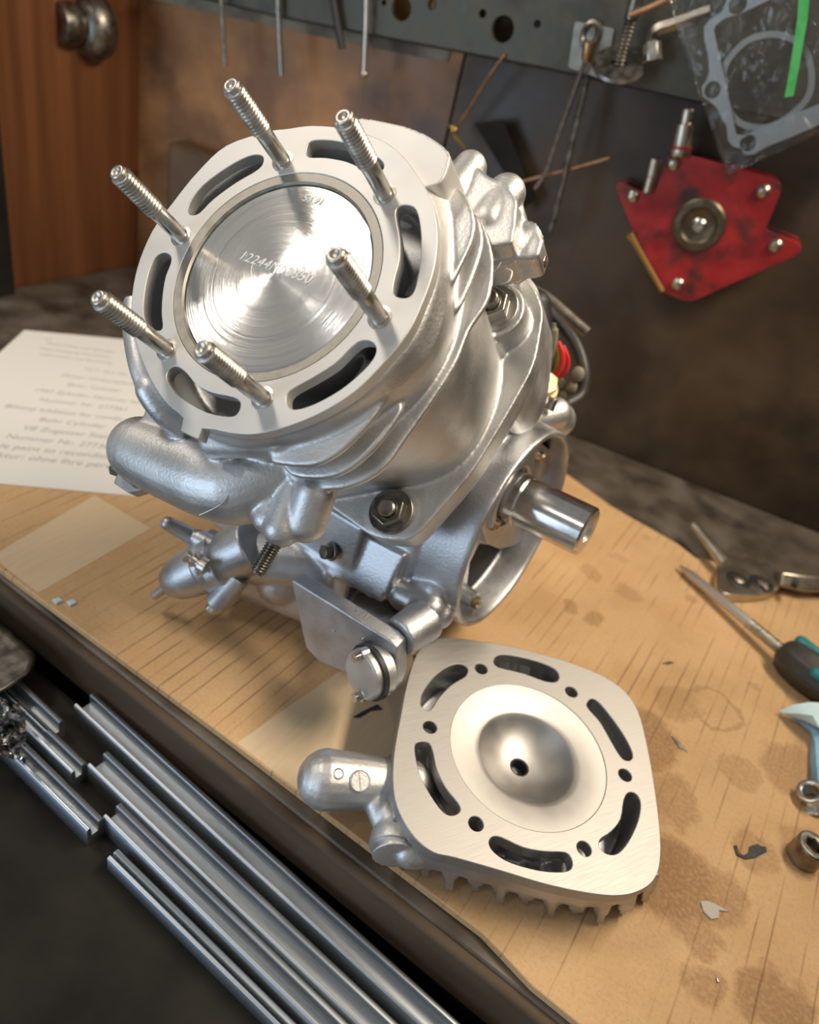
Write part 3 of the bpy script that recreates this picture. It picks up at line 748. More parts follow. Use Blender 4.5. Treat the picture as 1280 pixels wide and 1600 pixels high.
bt = mk('drain_boss', [lathe([(0, -1.2), (.5, -1.2), (.52, .35), (.42, .45), (0, .45)], 28)], M['castdk'], eng, f, bevel=.03)
mk('bolt', [cyl((0, 0, .4), (0, 0, .72), .3, n=6)], M['steel'], bt, f, bevel=.04)

# bracket with a round bolted cap
by = 18.9
BR = Frame((0, by, 0), (1, 0, 0), (0, 0, 1), (0, -1, 0))
bp = [(455, 906), (472, 916), (608, 1000), (620, 1012), (621, 1060), (611, 1090), (560, 1060), (500, 1035), (478, 1012), (466, 960)]
bq = [(Qy(*p, by)[0], Qy(*p, by)[2]) for p in bp]
hole = [circ(*((lambda q: (q[0], q[2]))(Qy(566, 1052, by))), .95, 24)]
br = mk('bracket', [plate(bq, [], -.7, 0)], M['castdk'], eng, BR, bevel=.06)
for p in ((522, 985), (568, 998)):
    q = Qy(*p, by); mk('rivet', [ball((q[0], q[1] - .01, q[2]), .07, .05, .07, 10)], M['steel'], br)
dc = Qy(563, 1056, 17.95)
f = axis_frame(dc, (-.30, -.86, .04), (1, 0, 0))
cp = mk('round_cap', [lathe([(0, -1.0), (1.02, -1.0), (1.02, -.1), (.94, 0), (0, 0)], 48)], M['cast'], eng, f, angle=30)
mk('seal_ring', [lathe([(1.0, -.55), (1.14, -.55), (1.14, -.35), (1.0, -.35)], 48)], M['black'], cp, f)
for an_ in (0.35, 3.5):
    c = (.86 * math.cos(an_), .86 * math.sin(an_))
    ff = Frame(f.wd((c[0], c[1], 0)), *[f.m[:, i] for i in range(3)])
    mk('cap_bolt', [cyl((0, 0, -.3), (0, 0, .30), .2, n=6), cyl((0, 0, -.35), (0, 0, .02), .27)], M['steel'], cp, ff, bevel=.02)
# dark hex bolt beside the box
f = axis_frame(Qy(518, 868, 20.6), Qy(512, 872, 19.9) - Qy(518, 868, 20.6))
f = axis_frame(Qy(520, 862, 21.0), (-.35, -.75, .15))
mk('case_bolt', [cyl((0, 0, .1), (0, 0, .5), .33, n=6), cyl((0, 0, 0), (0, 0, .14), .40), cyl((0, 0, -1), (0, 0, .05), .2)], M['dksteel'], eng, f, bevel=.04)

# neck fittings at the far left
f = axis_frame(Qy(188, 742, 15.6), Qy(165, 730, 15.2) - Qy(188, 742, 15.6))
f = axis_frame(DECK.wd(D(196, 738, -3.9)), DECK.wd(D(166, 728, -4.0)) - DECK.wd(D(196, 738, -3.9)))
mk('neck_bolt', [cyl((0, 0, -.3), (0, 0, .28), .17), cyl((0, 0, .2), (0, 0, .62), .27, n=6)], M['dksteel'], eng, f, bevel=.03)
mk('clamp_lug', [plate([D(*p, -3.9)[:2] for p in ((186, 738), (214, 762), (226, 766), (204, 772), (180, 756))], [], -4.3, -3.8)], M['castdk'], eng, DECK, bevel=.05)
mk('neck_tab', [tube(spline([D(*p, -3.0) for p in ((190, 672), (184, 686), (182, 705))], 4, False), .05, 6), tube([D(188, 688, -2.6), D(206, 699, -2.6)], .05, 6)], M['castdk'], eng, DECK)

# shaft, seal carrier and screws inside the bell
sh0 = np.array([-10.0, 30.0, 6.85]); SF = axis_frame(rc + AX * -.35 + np.array([0, 0, 1.75 * KR]), AX)
kz = lambda l: [(r * KR, z * KR) for r, z in l]
mk('crankshaft', [lathe(kz([(0, -2.3), (1.5, -2.3), (1.5, -.9), (1.28, -.8), (1.27, .1), (1.21, .2), (1.21, 3.45), (1.12, 3.55), (.5, 3.56), (.42, 3.3), (0, 3.3)]), 72)], M['polish'], eng, SF, angle=25)
sc_ = mk('seal_carrier', [lathe(kz([(1.45, -2.0), (2.5, -2.0), (2.5, -1.15), (2.35, -1.0), (2.0, -.9), (1.85, -.45), (1.6, -.4), (1.5, -.5), (1.45, -.7)]), 64)], M['castdk'], eng, SF, angle=30)
cs = [(845, 715), (772, 820), (745, 940)]
for p in cs:
    P = onpl(*p, rc + AX * -.75, AX)
    f = axis_frame(P, AX)
    if p[1] > 900: mk('screw_boss', [lathe([(0, -.8), (.48, -.8), (.42, -.12), (0, -.1)], 24)], M['castdk'], eng, f)
    else: mk('screw_boss', [lathe([(0, -1.3), (.5, -1.3), (.42, -.12), (0, -.1)], 24)], M['castdk'], eng, f)
    b_ = mk('screw', [lathe([(0, -.1), (.27, -.1), (.27, .12), (.2, .2), (.11, .2), (.10, .1), (0, .1)], 20)], M['gold'], eng, f)
for pl_ in ([(758, 800), (775, 775), (800, 770), (826, 800), (828, 832), (806, 852), (782, 858), (762, 850), (754, 825)], [(822, 702), (845, 692), (866, 708), (864, 732), (840, 752), (815, 745)]):
    mk('carrier_ear', [plate(rounded([RING.px(*p, -.85)[:2] for p in pl_], .3, 3), [], -1.5, -.85)], M['castdk'], sc_, RING, bevel=.06)
# black plate on the bell floor, painted darkness of an opening
Pw = 0
mk('opening_shade', [plate([RING.px(*p, -1.55)[:2] for p in ((728, 935), (735, 880), (750, 850), (775, 852), (790, 872), (778, 905), (748, 918))], [], -1.7, -1.53)], M['void'], eng, RING)

# right rear: plug, elbow, cables
f = axis_frame(Qy(852, 600, 31.5), (.4, -.6, .75))
mk('hex_plug', [cyl((0, 0, -.9), (0, 0, .25), .62, n=6), cyl((0, 0, -1.4), (0, 0, -.5), .85)], M['gold'], eng, f, bevel=.06)
mk('rear_elbow', [capsule(Qy(868, 645, 31.5), Qy(835, 652, 30.5), .75, .7), capsule(Qy(852, 632, 31), Qy(838, 628, 30.5), .4), capsule(Qy(870, 655, 32), Qy(800, 640, 32), .9)], M['cast'], eng, voxel=.08, smooth=4)
mk('plug_tip', [cyl(Qy(857, 640, 30.3), Qy(866, 622, 30.5), .28, .22, 6)], M['steel'], eng, bevel=.04)
mk('cable_sleeve', [tube(spline([Qy(*p, y) for p, y in (((790, 445), 36), ((830, 455), 36.5), ((860, 490), 36.5), ((895, 530), 36), ((912, 575), 35.5), ((908, 615), 35), ((885, 632), 34))], 6, False), .30, 12)], M['grip'], eng)
mk('cable_sleeve', [tube(spline([Qy(*p, y) for p, y in (((800, 440), 38), ((850, 462), 38.5), ((895, 500), 38.5), ((918, 520), 38.5))], 6, False), .30, 12)], M['wire'], eng)
mk('rubber_boot', [capsule(Qy(835, 478, 35), Qy(842, 545, 34.5), .85, .75), capsule(Qy(842, 545, 34.5), Qy(846, 585, 34), .7, .45)], M['black'], eng, voxel=.08, smooth=4)
mk('cable_strand', [tube(spline([Qy(*p, 34) for p in ((866, 505), (866, 530), (860, 560), (845, 578))], 6, False), [.10] * 3 + [.2] * 6 + [.14] * 10, 8)], M['cream'], eng)
mk('red_wire', [tube(spline([Qy(*p, 34.2) for p in ((872, 534), (880, 555), (877, 575), (860, 592), (850, 588))], 6, False), .13, 8)], M['redwire'], eng)
mk('red_wire', [tube(spline([Qy(*p, 34.6) for p in ((880, 540), (888, 560), (886, 578), (874, 590))], 6, False), .09, 8)], M['redwire'], eng)
mk('yellow_wire', [tube(spline([Qy(*p, 34.6) for p in ((868, 536), (872, 555), (868, 572), (860, 584))], 6, False), .12, 8)], M['yelwire'], eng)
for p, r in (((903, 585), .34), ((893, 605), .3), ((875, 600), .28), ((880, 618), .3)):
    mk('wire_terminal', [ball(Qy(*p, 34.6), r, r * .8, r * 1.2, 12)], M['cream'], eng)

# ================================================================== CYLINDER HEAD
hd_ = thing('cylinder_head', 'loose square cylinder head lying face up in front of the engine', 'cylinder head', (-1.9, 20.6, 0))
Hp = HEAD.px
c5 = lambda l: cr((440, 960), 620 / 1280, l)
ho = c5([(520, 75), (600, 80), (750, 105), (900, 145), (1020, 190), (1100, 240), (1150, 310), (1180, 420), (1205, 560), (1222, 700), (1222, 800), (1200, 860), (1150, 895), (1080, 908), (980, 898), (850, 870), (700, 825), (560, 785), (490, 768), (430, 720), (380, 640), (360, 560), (362, 450), (385, 320), (410, 200), (440, 120), (480, 85)])
head_out = [tuple(p[:2]) for p in spline([Hp(*p)[:2] for p in ho], 4)]
hs = [c5([(450, 290), (455, 255), (490, 205), (535, 170), (575, 160), (600, 175), (592, 200), (550, 225), (510, 265), (480, 308), (460, 305)]),
      c5([(685, 150), (700, 132), (740, 132), (820, 150), (880, 175), (895, 200), (885, 217), (850, 215), (780, 190), (700, 170)]),
      c5([(985, 290), (1000, 272), (1025, 285), (1070, 340), (1110, 400), (1132, 450), (1125, 470), (1100, 465), (1070, 420), (1030, 350), (995, 310)]),
      c5([(1105, 600), (1120, 575), (1145, 580), (1158, 610), (1150, 665), (1120, 730), (1085, 770), (1050, 772), (1026, 750), (1030, 725), (1065, 700), (1095, 660)]),
      c5([(670, 740), (680, 718), (710, 720), (780, 752), (850, 765), (915, 768), (936, 790), (935, 818), (905, 830), (830, 825), (740, 800), (690, 770)]),
      c5([(430, 430), (445, 412), (475, 415), (488, 445), (500, 500), (530, 560), (570, 610), (575, 635), (550, 648), (520, 635), (480, 580), (445, 510)])]
hsl = [[tuple(p[:2]) for p in spline([Hp(*q)[:2] for q in s], 3)] for s in hs]
hh = [(752, 1045), (893, 1081), (977, 1211), (913, 1326), (744, 1287), (672, 1136)]
hole_loops = [circ(*Hp(*p)[:2], .27, 24) for p in hh]
q0 = Hp(440 + .4844 * 795, 960 + .4844 * 460)
hc = q0[:2] * 0 + np.array([-.02, 0])
hcen = np.array([0.0, -.05])
mk('head_face', [plate(head_out, hsl + hole_loops + [circ(hcen[0], hcen[1], 3.17, 96)], -.55, 0)], M['headface'], hd_, HEAD, bevel=.03)
bowlf = Frame(HEAD.wd((hcen[0], hcen[1], 0)), *[HEAD.m[:, i] for i in range(3)])
bp_ = [(3.17, -.6), (3.17, -.03), (3.13, -.035), (2.9, -.05), (2.2, -.16), (2.0, -.20), (1.9, -.26), (1.78, -.42), (1.5, -.68), (1.1, -.92), (.7, -1.05), (.40, -1.09), (.37, -1.13), (.36, -1.9), (0, -1.9)]
mk('combustion_bowl', [lathe(bp_ + [(0, -2.0), (3.17, -2.0)], 96)], M['bowl'], hd_, bowlf, angle=28)
mk('plug_hole', [lathe([(0, -1.75), (.35, -1.75), (.355, -1.12), (.33, -1.12), (.32, -1.7), (0, -1.7)], 30)], M['void'], hd_, bowlf)
# body under the face with coolant trough, fins
ring_o = [np.array(p) for p in head_out]
def scaled(k, z): return [(p[0] * k, p[1] * k, z) for p in ring_o]
nh = len(ring_o)
def rng_r(r, z): return [(r * math.cos(math.atan2(p[1], p[0])), r * math.sin(math.atan2(p[1], p[0])), z) for p in ring_o]
body = loft([rng_r(.01, -1.6), rng_r(3.3, -1.6), rng_r(3.3, -.45), rng_r(3.42, -.45), rng_r(3.45, -1.9), rng_r(4.65, -1.9), rng_r(4.72, -.45), scaled(.985, -.45), scaled(.98, -1.2), scaled(.955, -1.55), scaled(.89, -1.95), scaled(.80, -2.2), rng_r(.01, -2.1)])
e0 = Hp(690, 1336, 0)[:2]; e1_ = Hp(963, 1400, 0)[:2]
ed = (e1_ - e0) / np.linalg.norm(e1_ - e0); en = np.array([-ed[1], ed[0]])
if (en @ (e0 + e1_)) < 0: en = -en
G = [body]
HT = float(np.linalg.norm(e1_ - e0))
for k in range(-2, 9):
    c = e0 + ed * (HT * .06 + k * HT / 6.6)
    # find extents of outline along en through c
    ts = [t for t in np.linspace(-11, 2, 261) if poly_in(c + en * t, head_out)]
    if not ts: continue
    t0, t1 = min(ts), max(ts)
    if t1 - t0 < 3: continue
    lean = .30
    for (ta_, sg) in ((t1, -1), (t0, 1)):
        pw = HEAD.wd((*(c + en * ta_), 0)); low = -(pw[2] / HEAD.m[2, 2]) + .12
        po = [(.14, -.40), (.06, -1.2), (.06 + .25 * (k % 2), low + .10), (.30, low), (1.6, low + .1), (2.2, -2.0), (1.3, -1.7), (.75, -1.0), (.45, -.40)]
        G.append(loft([[tuple((c + ed * (s_ + lean * (-z) - .1) + en * (ta_ + sg * t))) + (z,) for t, z in po] for s_ in (-.15, .15)]))
        po = [(.14, -.40), (.10, -1.2), (.20, -1.9), (.7, -2.1), (.75, -1.0), (.45, -.40)]
        G.append(loft([[tuple((c + ed * (s_ + lean * (-z) - .1) + en * (ta_ + sg * t))) + (z,) for t, z in po] for s_ in (-.28, .28)]))
G.append(loft([rng_r(.01, -2.40), rng_r(3.2, -2.40), rng_r(3.4, -2.0), rng_r(.01, -2.0)]))
mk('head_casting', G, M['castdk'], hd_, HEAD, voxel=.06, smooth=3)
# outlet elbow on the left of the head
na = Hp(512, 1218, -1.1); nb = Hp(575, 1222, -1.2); ncx = Hp(640, 1225, -1.2)
G = [capsule(na, nb, 1.12, .98), capsule(nb, ncx, .95, .9), capsule(Hp(600, 1265, -1.3), Hp(640, 1330, -1.3), .55, .6), cyl(Hp(616, 1290, -1.4), Hp(617, 1338, -1.35), .7, .82), capsule(Hp(590, 1255, -1.2), Hp(604, 1290, -1.5), .5, .5), capsule(Hp(650, 1280, -1.0), Hp(650, 1330, -1.3), .6)]
tube_out = mk('outlet_elbow', G, M['cast'], hd_, HEAD, voxel=.06, smooth=5)
a = Hp(615, 1322, -1.35); b_ = Hp(612, 1352, -1.30)
f = axis_frame(HEAD.wd(a), HEAD.wd(b_) - HEAD.wd(a))
mk('sensor_socket', [lathe([(0, -.4), (.84, -.4), (.88, 0), (.84, .10), (.62, .10), (.56, -.35), (0, -.36)], 40)], M['cast'], hd_, f, angle=30)
mk('socket_bore', [lathe([(0, -.33), (.55, -.33), (.55, -.28), (0, -.28)], 30)], M['gold'], hd_, f)
for p, r in (((529, 1210), .20), ((563, 1220), .38)):
    # small raised pads on top of the ball
    q = Hp(*p, -.12 if r < .3 else -.2); c0 = na + (nb - na) * min(1, max(0, (q - na) @ (nb - na) / ((nb - na) @ (nb - na))))
    dd = np.array([q[0], q[1], 0]) - np.array([c0[0], c0[1], 0]); 
    d_ = np.array([dd[0], dd[1], math.sqrt(max(.05, 1.1 ** 2 - dd @ dd))]); d_ /= np.linalg.norm(d_)
    f = axis_frame(HEAD.wd(c0 + d_ * 1.06), HEAD.m @ d_)
    pd = mk('date_pad', [lathe([(0, -.2), (r, -.2), (r, .035), (r - .03, .05), (r - .06, .03), (0, .03)], 30)], M['cast'], hd_, f, angle=30)
    if r > .3: mk('arrow_line', [box((0, 0, .035), (.05, r * 1.7, .03))], M['castdk'], pd, f)

# ================================================================== ON THE BENCH
# ratchet wrench
rt = thing('ratchet_wrench', 'worn chrome ratchet wrench lying across the back edge of the cardboard', 'wrench', Bz(1160, 910))
rh = [(1120, 905), (1128, 880), (1150, 868), (1185, 875), (1212, 887), (1222, 905), (1210, 925), (1160, 930), (1128, 925)]
RH = Frame((0, 0, 0), (1, 0, 0), (0, 1, 0), (0, 0, 1))
mk('ratchet_head', [plate([p[:2] for p in spline([Bz(*p, .62)[:2] for p in rh], 4)], [], .05, .62)], M['chrome'], rt, bevel=.14, seg=4)
for p in ((1154, 907), (1190, 912)):
    q = Bz(*p, .62); f = Frame((q[0], q[1], .62), (1, 0, 0), (0, 1, 0), (0, 0, 1))
    dl = mk('selector_dial', [lathe([(0, 0), (.78, 0), (.78, .02), (.62, .07), (.58, .02), (0, .02)], 36)], M['black'], rt, f, angle=30)
    mk('dial_button', [lathe([(0, 0), (.42, 0), (.40, .16), (.25, .22), (0, .22)], 28)], M['chrome'], dl, f)
    if p[0] > 1170: mk('lever', [box((.25, -.25, .2), (.9, .22, .16))], M['chrome'], dl, Frame(f.o, (.8, -.6, 0), (.6, .8, 0), (0, 0, 1)), bevel=.05)
mk('handle', [tube([Bz(1132, 882, .8), Bz(1112, 855, .95), Bz(1085, 822, 1.1)], [.42, .36, .34], 16)], M['chrome'], rt)
mk('joint_yoke', [tube([Bz(1215, 905, .75), Bz(1250, 912, .75), Bz(1300, 915, .75), Bz(1370, 935, .75)], [.62, .72, .62, .45], 4)], M['chrome'], rt, bevel=.12, seg=3)
mk('yoke_slot', [box((0, 0, 0), (.6, .35, .3), axis_frame(Bz(1242, 912, 1.38), (0, 0, 1)))], M['void'], rt)

# screwdriver
sd = thing('screwdriver', 'screwdriver with black and teal handle lying on the right of the cardboard', 'screwdriver', Bz(1215, 1010))
sa = Bz(1062, 884, .32); sb = Bz(1222, 1016, .85); sdv = (sb - sa) / np.linalg.norm(sb - sa)
fr = axis_frame(sa, sdv); Lb = np.linalg.norm(sb - sa)
mk('blade', [lathe([(0, 0), (.08, .02), (.26, .75), (.30, .9), (.30, Lb * .70), (0, Lb * .70)], 8)], M['bright'], sd, fr, angle=25)
mk('knurled_shank', [thread(.33, Lb * .70, Lb + .3, .10, .05, 24)], M['steel'], sd, fr)
gp = [(0, 0), (.62, 0), (.95, .25), (1.12, .8), (1.18, 1.6), (1.02, 2.8), (.98, 4), (1.15, 6), (1.15, 9), (.7, 10), (0, 10)]
fr2 = axis_frame(sb, sdv + np.array([0, 0, .02]))
mk('handle', [lathe([(r, z) for r, z in gp], 8)], M['grip'], sd, fr2, bevel=.16, seg=4, angle=50)
for pa in (((1252, 1003), (1300, 1040), .34), ((1275, 1052), (1330, 1090), .3)):
    a = Bz(*pa[0], 1.75); b_ = Bz(*pa[1], 1.75)
    g_ = capsule(a, b_, pa[2])
    mk('grip_insert', [g_], M['teal'], sd)

# blue shop towel
rag = [(1218, 1110, .05), (1238, 1100, .5), (1262, 1097, 1.0), (1300, 1105, 1.2)]
tw = thing('shop_towel', 'crumpled blue paper towel at the right edge below the screwdriver', 'towel', Bz(1275, 1160))
def sheet(rows, th=.04):
    v = []; f = []; n = len(rows[0])
    for r in rows: v += [tuple(Bz(x, y, z)) for x, y, z in r]
    N = len(v); v += [(p[0], p[1], p[2] - th) for p in v]
    for i in range(len(rows) - 1):
        for j in range(n - 1):
            a = i * n + j; f.append((a, a + 1, a + n + 1, a + n)); f.append((a + N, a + n + N, a + n + 1 + N, a + 1 + N))
    R_ = len(rows)
    bd = [j for j in range(n)] + [i * n + n - 1 for i in range(1, R_)] + [(R_ - 1) * n + j for j in range(n - 2, -1, -1)] + [i * n for i in range(R_ - 2, 0, -1)]
    for i in range(len(bd)): a, b = bd[i], bd[(i + 1) % len(bd)]; f.append((a, a + N, b + N, b))
    return v, f
mk('top_fold', [sheet([[(1216, 1111, .25), (1240, 1101, .8), (1264, 1097, 1.2), (1330, 1100, 1.5)], [(1224, 1114, .3), (1248, 1115, .9), (1270, 1118, 1.3), (1330, 1125, 1.6)], [(1234, 1119, .25), (1256, 1124, .7), (1280, 1136, 1.1), (1330, 1150, 1.3)]])], M['bluel'], tw)
mk('side_fold', [sheet([[(1234, 1118, .12), (1256, 1122, .5), (1285, 1132, .9), (1330, 1145, 1.1)], [(1250, 1130, .1), (1268, 1140, .5), (1292, 1150, .8), (1330, 1160, 1.0)], [(1268, 1148, .08), (1274, 1160, .5), (1300, 1170, .8), (1330, 1180, 1.0)], [(1266, 1190, .06), (1276, 1195, .6), (1300, 1200, .8), (1330, 1205, 1.0)], [(1270, 1228, .06), (1280, 1232, .6), (1300, 1235, .7), (1330, 1240, .8)], [(1276, 1262, .06), (1285, 1266, .4), (1300, 1266, .5), (1330, 1268, .6)]])], M['blue'], tw)

# loose hardware at the right edge
q = Bz(1265, 1240, .5)
f = axis_frame((q[0], q[1], .62), (-.55, -.25, .8))
o = mk('flange_nut', [plate([(.62 * math.cos(PI / 3 * k), .62 * math.sin(PI / 3 * k)) for k in range(6)], [circ(0, 0, .34, 20)], -.5, .1), plate(circ(0, 0, .8, 36), [circ(0, 0, .34, 20)], -.62, -.46), lathe([(.34, -.3), (.55, -.3), (.6, .13), (.5, .16), (.36, .12)], 30)], M['steel'], frame=f, bevel=.04)
tag(o, 'dark flanged nut tilted against the blue towel', 'nut')
q = Bz(1270, 1322, .9)
f = axis_frame((q[0], q[1], 0), (.06, .03, 1))
sk = mk('hex_socket_screw', [plate(circ(0, 0, .68, 40), [[(.36 * math.cos(PI / 3 * k), .36 * math.sin(PI / 3 * k)) for k in range(6)]], .0, 1.0)], M['dksteel'], frame=f, bevel=.08, seg=3)
tag(sk, 'short round cap screw with hexagon socket standing on the cardboard at the right edge', 'screw')
mk('socket_floor', [lathe([(0, .35), (.38, .35), (.38, .45), (0, .45)], 24)], M['gold'], sk, f)
def flake(name, pts, lab, m_, cat='debris', th=.06, sm=False):
    g_ = [Bz(*p, th)[:2] for p in pts]
    if sm: g_ = [p[:2] for p in spline(g_, 3)]
    o = mk(name, [plate(g_, [], .003, th)], M[m_], bevel=.01); tag(o, lab, cat)
flake('gasket_scrap', [(1147, 1321), (1152, 1320), (1155, 1332), (1163, 1336), (1170, 1332), (1172, 1322), (1184, 1318), (1190, 1322), (1197, 1322), (1199, 1330), (1180, 1340), (1165, 1342), (1152, 1336)], 'black hook-shaped gasket scrap on the cardboard right of the cylinder head', 'shard')
flake('paint_flake', [(1095, 1408), (1105, 1407), (1118, 1412), (1140, 1424), (1124, 1422), (1124, 1434), (1112, 1436), (1100, 1424)], 'pale grey flake on the oil stain below the hooked black scrap', 'chip')
flake('metal_sliver', [(1050, 1150), (1056, 1152), (1066, 1165), (1075, 1174), (1062, 1168)], 'thin dark sliver on the cardboard right of the cylinder head top corner', 'dksteel')
flake('metal_sliver', [(1119, 1527), (1122, 1528), (1125, 1534), (1122, 1535)], 'tiny dark sliver near the bottom right between two oil spots', 'dksteel')
flake('metal_sliver', [(1035, 1036), (1045, 1033), (1054, 1035), (1044, 1038)], 'tiny dark sliver on the cardboard left of the screwdriver blade', 'dksteel')
flake('gasket_scrap', [(552, 1120), (565, 1112), (590, 1100), (598, 1108), (580, 1110), (562, 1121)], 'black torn scrap on the cardboard under the engine bracket', 'shard')
flake('crumb', [(1050, 715), (1055, 712), (1058, 720), (1052, 724)], 'small pale crumb on the bench behind the crankshaft', 'chip')
for i, (p, l) in enumerate((((90, 938), 'left'), ((112, 941), 'right'))):
    flake('clear_crumb', [(p[0] - 8, p[1] - 2), (p[0] + 2, p[1] - 5), (p[0] + 8, p[1]), (p[0] - 2, p[1] + 4)], 'small shiny crumb at the front edge of the cardboard, the %s one of two' % l, 'bluel', th=.12)

# ================================================================== BELOW THE BENCH EDGE: aluminium channels
def channel(x0, x1, y0a, y1a, z, wdt, lab, slope=-.038, h=1.2, grp='drawn aluminium channels below the bench edge'):
    L_ = x1 - x0
    fr = Frame((x0, y0a, z), *(lambda e: (e, np.cross((0, 0, 1), e), (0, 0, 1)))(np.array([1, slope, 0]) / math.hypot(1, slope)))
    t = .13; W = wdt
    sec = [(-W / 2, -h), (-W / 2, -.05), (-W / 2 + .05, 0), (-W / 2 + t, 0), (-W / 2 + t + .03, -.05), (-W / 2 + t + .05, -.55), (W / 2 - t * 1.6 - .05, -.55), (W / 2 - t * 1.6 - .03, -.06), (W / 2 - t * 1.5, 0), (W / 2 - .07, 0), (W / 2, -.07), (W / 2, -h)]
    g_ = loft([[(0, a, b) for a, b in sec], [(L_, a, b) for a, b in sec]])
    o = mk('aluminium_channel', [g_], M['profile'], frame=fr, angle=50)
    tag(o, lab, 'aluminium profile', grp); return o
rightset = [(-18.8, 13.5, 1.0), (-16.05, 12.0, .95), (-13.85, 10.9, .8)]
labs = ['long silvery channel with the widest bright rim, nearest the bench edge', 'long silvery channel, second from the bench edge', 'long silvery channel, third from the bench edge']
for (x0, y, wd_), lb in zip(rightset, labs): channel(x0, 6, y, y, -2.0, wd_, lb, slope=-.040)
labs2 = ['short dull channel end nearest the bench edge, left of the gap', 'short dull channel end left of the gap, second from the bench edge', 'short dull channel end left of the gap, farthest from the bench edge']
for (x1, y, wd_), lb in zip([(-18.5, 11.85, .85), (-16.2, 11.25, .70), (-13.8, 10.12, .72)], labs2): channel(-34, x1, y + (x1 + 34) * .035, y, -2.0, wd_, lb, slope=-.035)
channel(-12.58, 6, 9.9, 9.6, -2.3, .5, 'thin dull channel edge, farthest from the bench edge', slope=-.03)
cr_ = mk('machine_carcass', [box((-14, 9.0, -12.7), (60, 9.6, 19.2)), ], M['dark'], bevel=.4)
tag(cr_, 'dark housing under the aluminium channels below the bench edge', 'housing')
vj = thing('vise_jaw', 'rounded grey metal corner jutting in at the lower left edge', 'vise', Bz(15, 1025, -2))
mk('jaw', [loft([[tuple(Bz(x, y, z)) for x, y in ((-90, 1000), (-60, 925), (15, 985), (58, 1022), (52, 1050), (10, 1078), (-60, 1110))] for z in (-2.0, -1.2)])], M['dksteel'], vj, bevel=.3, seg=4)
rr_ = random.Random(5)
bg_ = mk('plastic_bag', [sheet([[(x, y + (x + 40) * .35, -1.35 + rr_.uniform(0, .75)) for x in range(-50, 41, 9)] for y in range(1075, 1171, 9)], .02)], M['film'], angle=20)
tag(bg_, 'clear crumpled plastic at the left edge on the aluminium channels', 'plastic bag')

# ================================================================== ON THE BACK WALL
# perforated rail
ry = 53.6
holes = []
for x, y, rx in ((632, 14, .68), (789, 46, .72), (758, 22, .24), (843, 38, .22), (680, 8, .3), (605, 5, .18)):
    q = WF(ry).px(x, y); holes.append(circ(q[0], q[1], rx, 28))
rout = wp([(250, -140), (250, -21), (440, 24), (640, 63), (860, 105), (1100, 158), (1400, 222), (1400, -140)], ry)
rl = mk('perforated_rail', [plate(rout, holes, 0, .5), ], M['rail'], frame=WF(ry))
tag(rl, 'grey painted steel rail with punched holes across the top of the back wall', 'rail')
lp = [Qw(*p, ry) for p in ((250, -21), (440, 24), (640, 63), (860, 105), (1100, 158), (1400, 222))]
mk('rail_lip', [tube([p - WN * .1 for p in lp], .16, 8)], M['raildk'], rl)
mk('rail_web', [loft([[tuple(p - WN * .2), tuple(p - WN * 1.4), tuple(p - WN * 1.4 + np.array([0, 0, .4])), tuple(p - WN * .2 + np.array([0, 0, .3]))] for p in lp])], M['raildk'], rl)

# hanging wires and rods
def hang(name, pts, y, r, m_, lab, cat='wire', tip=0, grp=None, n=10):
    P = spline([Qw(*p, y if not hasattr(y, '__len__') else y[i]) for i, p in enumerate(pts)], 5, False)
    o = mk(name, [tube(P, r, n)], M[m_]); tag(o, lab, cat, grp)
    if tip: mk('tip', [ball(P[-1], tip, tip, tip, 12)], M['chrome'], o)
    return o
hang('hanging_rod', [(343, -60), (348, 40), (352, 104)], 52.4, .14, 'wire', 'thin grey rod hanging from the rail, leftmost of the hanging rods', 'rod')
hang('hanging_rod', [(432, -60), (436, 40), (440, 118)], 52.6, .17, 'dksteel', 'dark thin rod hanging from the rail, second from the left', 'rod')
hang('hanging_rod', [(512, -60), (524, 20), (535, 76)], 52.6, .25, 'black', 'short thick black rod hanging from the rail between two thinner ones', 'rod')
hang('hanging_rod', [(573, -60), (572, 30), (569, 116)], 52.4, .17, 'chrome', 'bright thin rod with a ball tip hanging from the rail above the engine', 'rod', tip=.24)
w1 = hang('copper_wire', [(790, 84), (765, 118), (738, 162), (713, 200)], [53, 53, 53.3, 53.6], .10, 'copper', 'bent copper wire running down from the rail to a splayed tip', 'wire')
q = Qw(709, 203, 53.4)
mk('tip', [ball(q, .30, .25, .3, 12), tube([q, Qw(702, 195, 53.4)], .12, 8), tube([q, Qw(712, 214, 53.4), Qw(728, 232, 53.6)], [.14, .12, .12], 8)], M['brass'], w1)
hang('copper_wire', [(795, 290), (845, 276), (900, 262), (953, 247)], 52.6, .12, 'copper', 'straight brown wire sticking out sideways behind the engine', 'wire')
# tag plate with eye bolt and thin cable
bk = mk('tag_plate', [plate(rounded(wp([(899, 33), (960, 44), (948, 126), (888, 106)], 53.0), .2, 3), [], 0, .15)], M['tagp'], frame=WF(53.0), bevel=.03)
tag(bk, 'small square grey plate screwed on the rail holding a brass ended cable', 'plate')
q = Qw(924, 55, 52.9); f = axis_frame(q, (0.1, -1, .15))
mk('eye_bolt', [lathe([(.30, .1), (.42, -.05), (.55, 0), (.62, .2), (.55, .4), (.42, .45), (.30, .3)], 28, 1, 1.3), lathe([(0, 0), (.3, 0), (.3, .18), (0, .2)], 20)], M['dksteel'], bk, f)
c_ = hang('brass_tipped_cable', [(917, 92), (910, 108), (895, 150), (868, 225), (852, 270), (836, 295)], [52.3, 52.3, 52.3, 52.2, 52, 52], .14, 'wire', 'thin grey cable with a copper ferrule hanging from the square plate', 'cable')
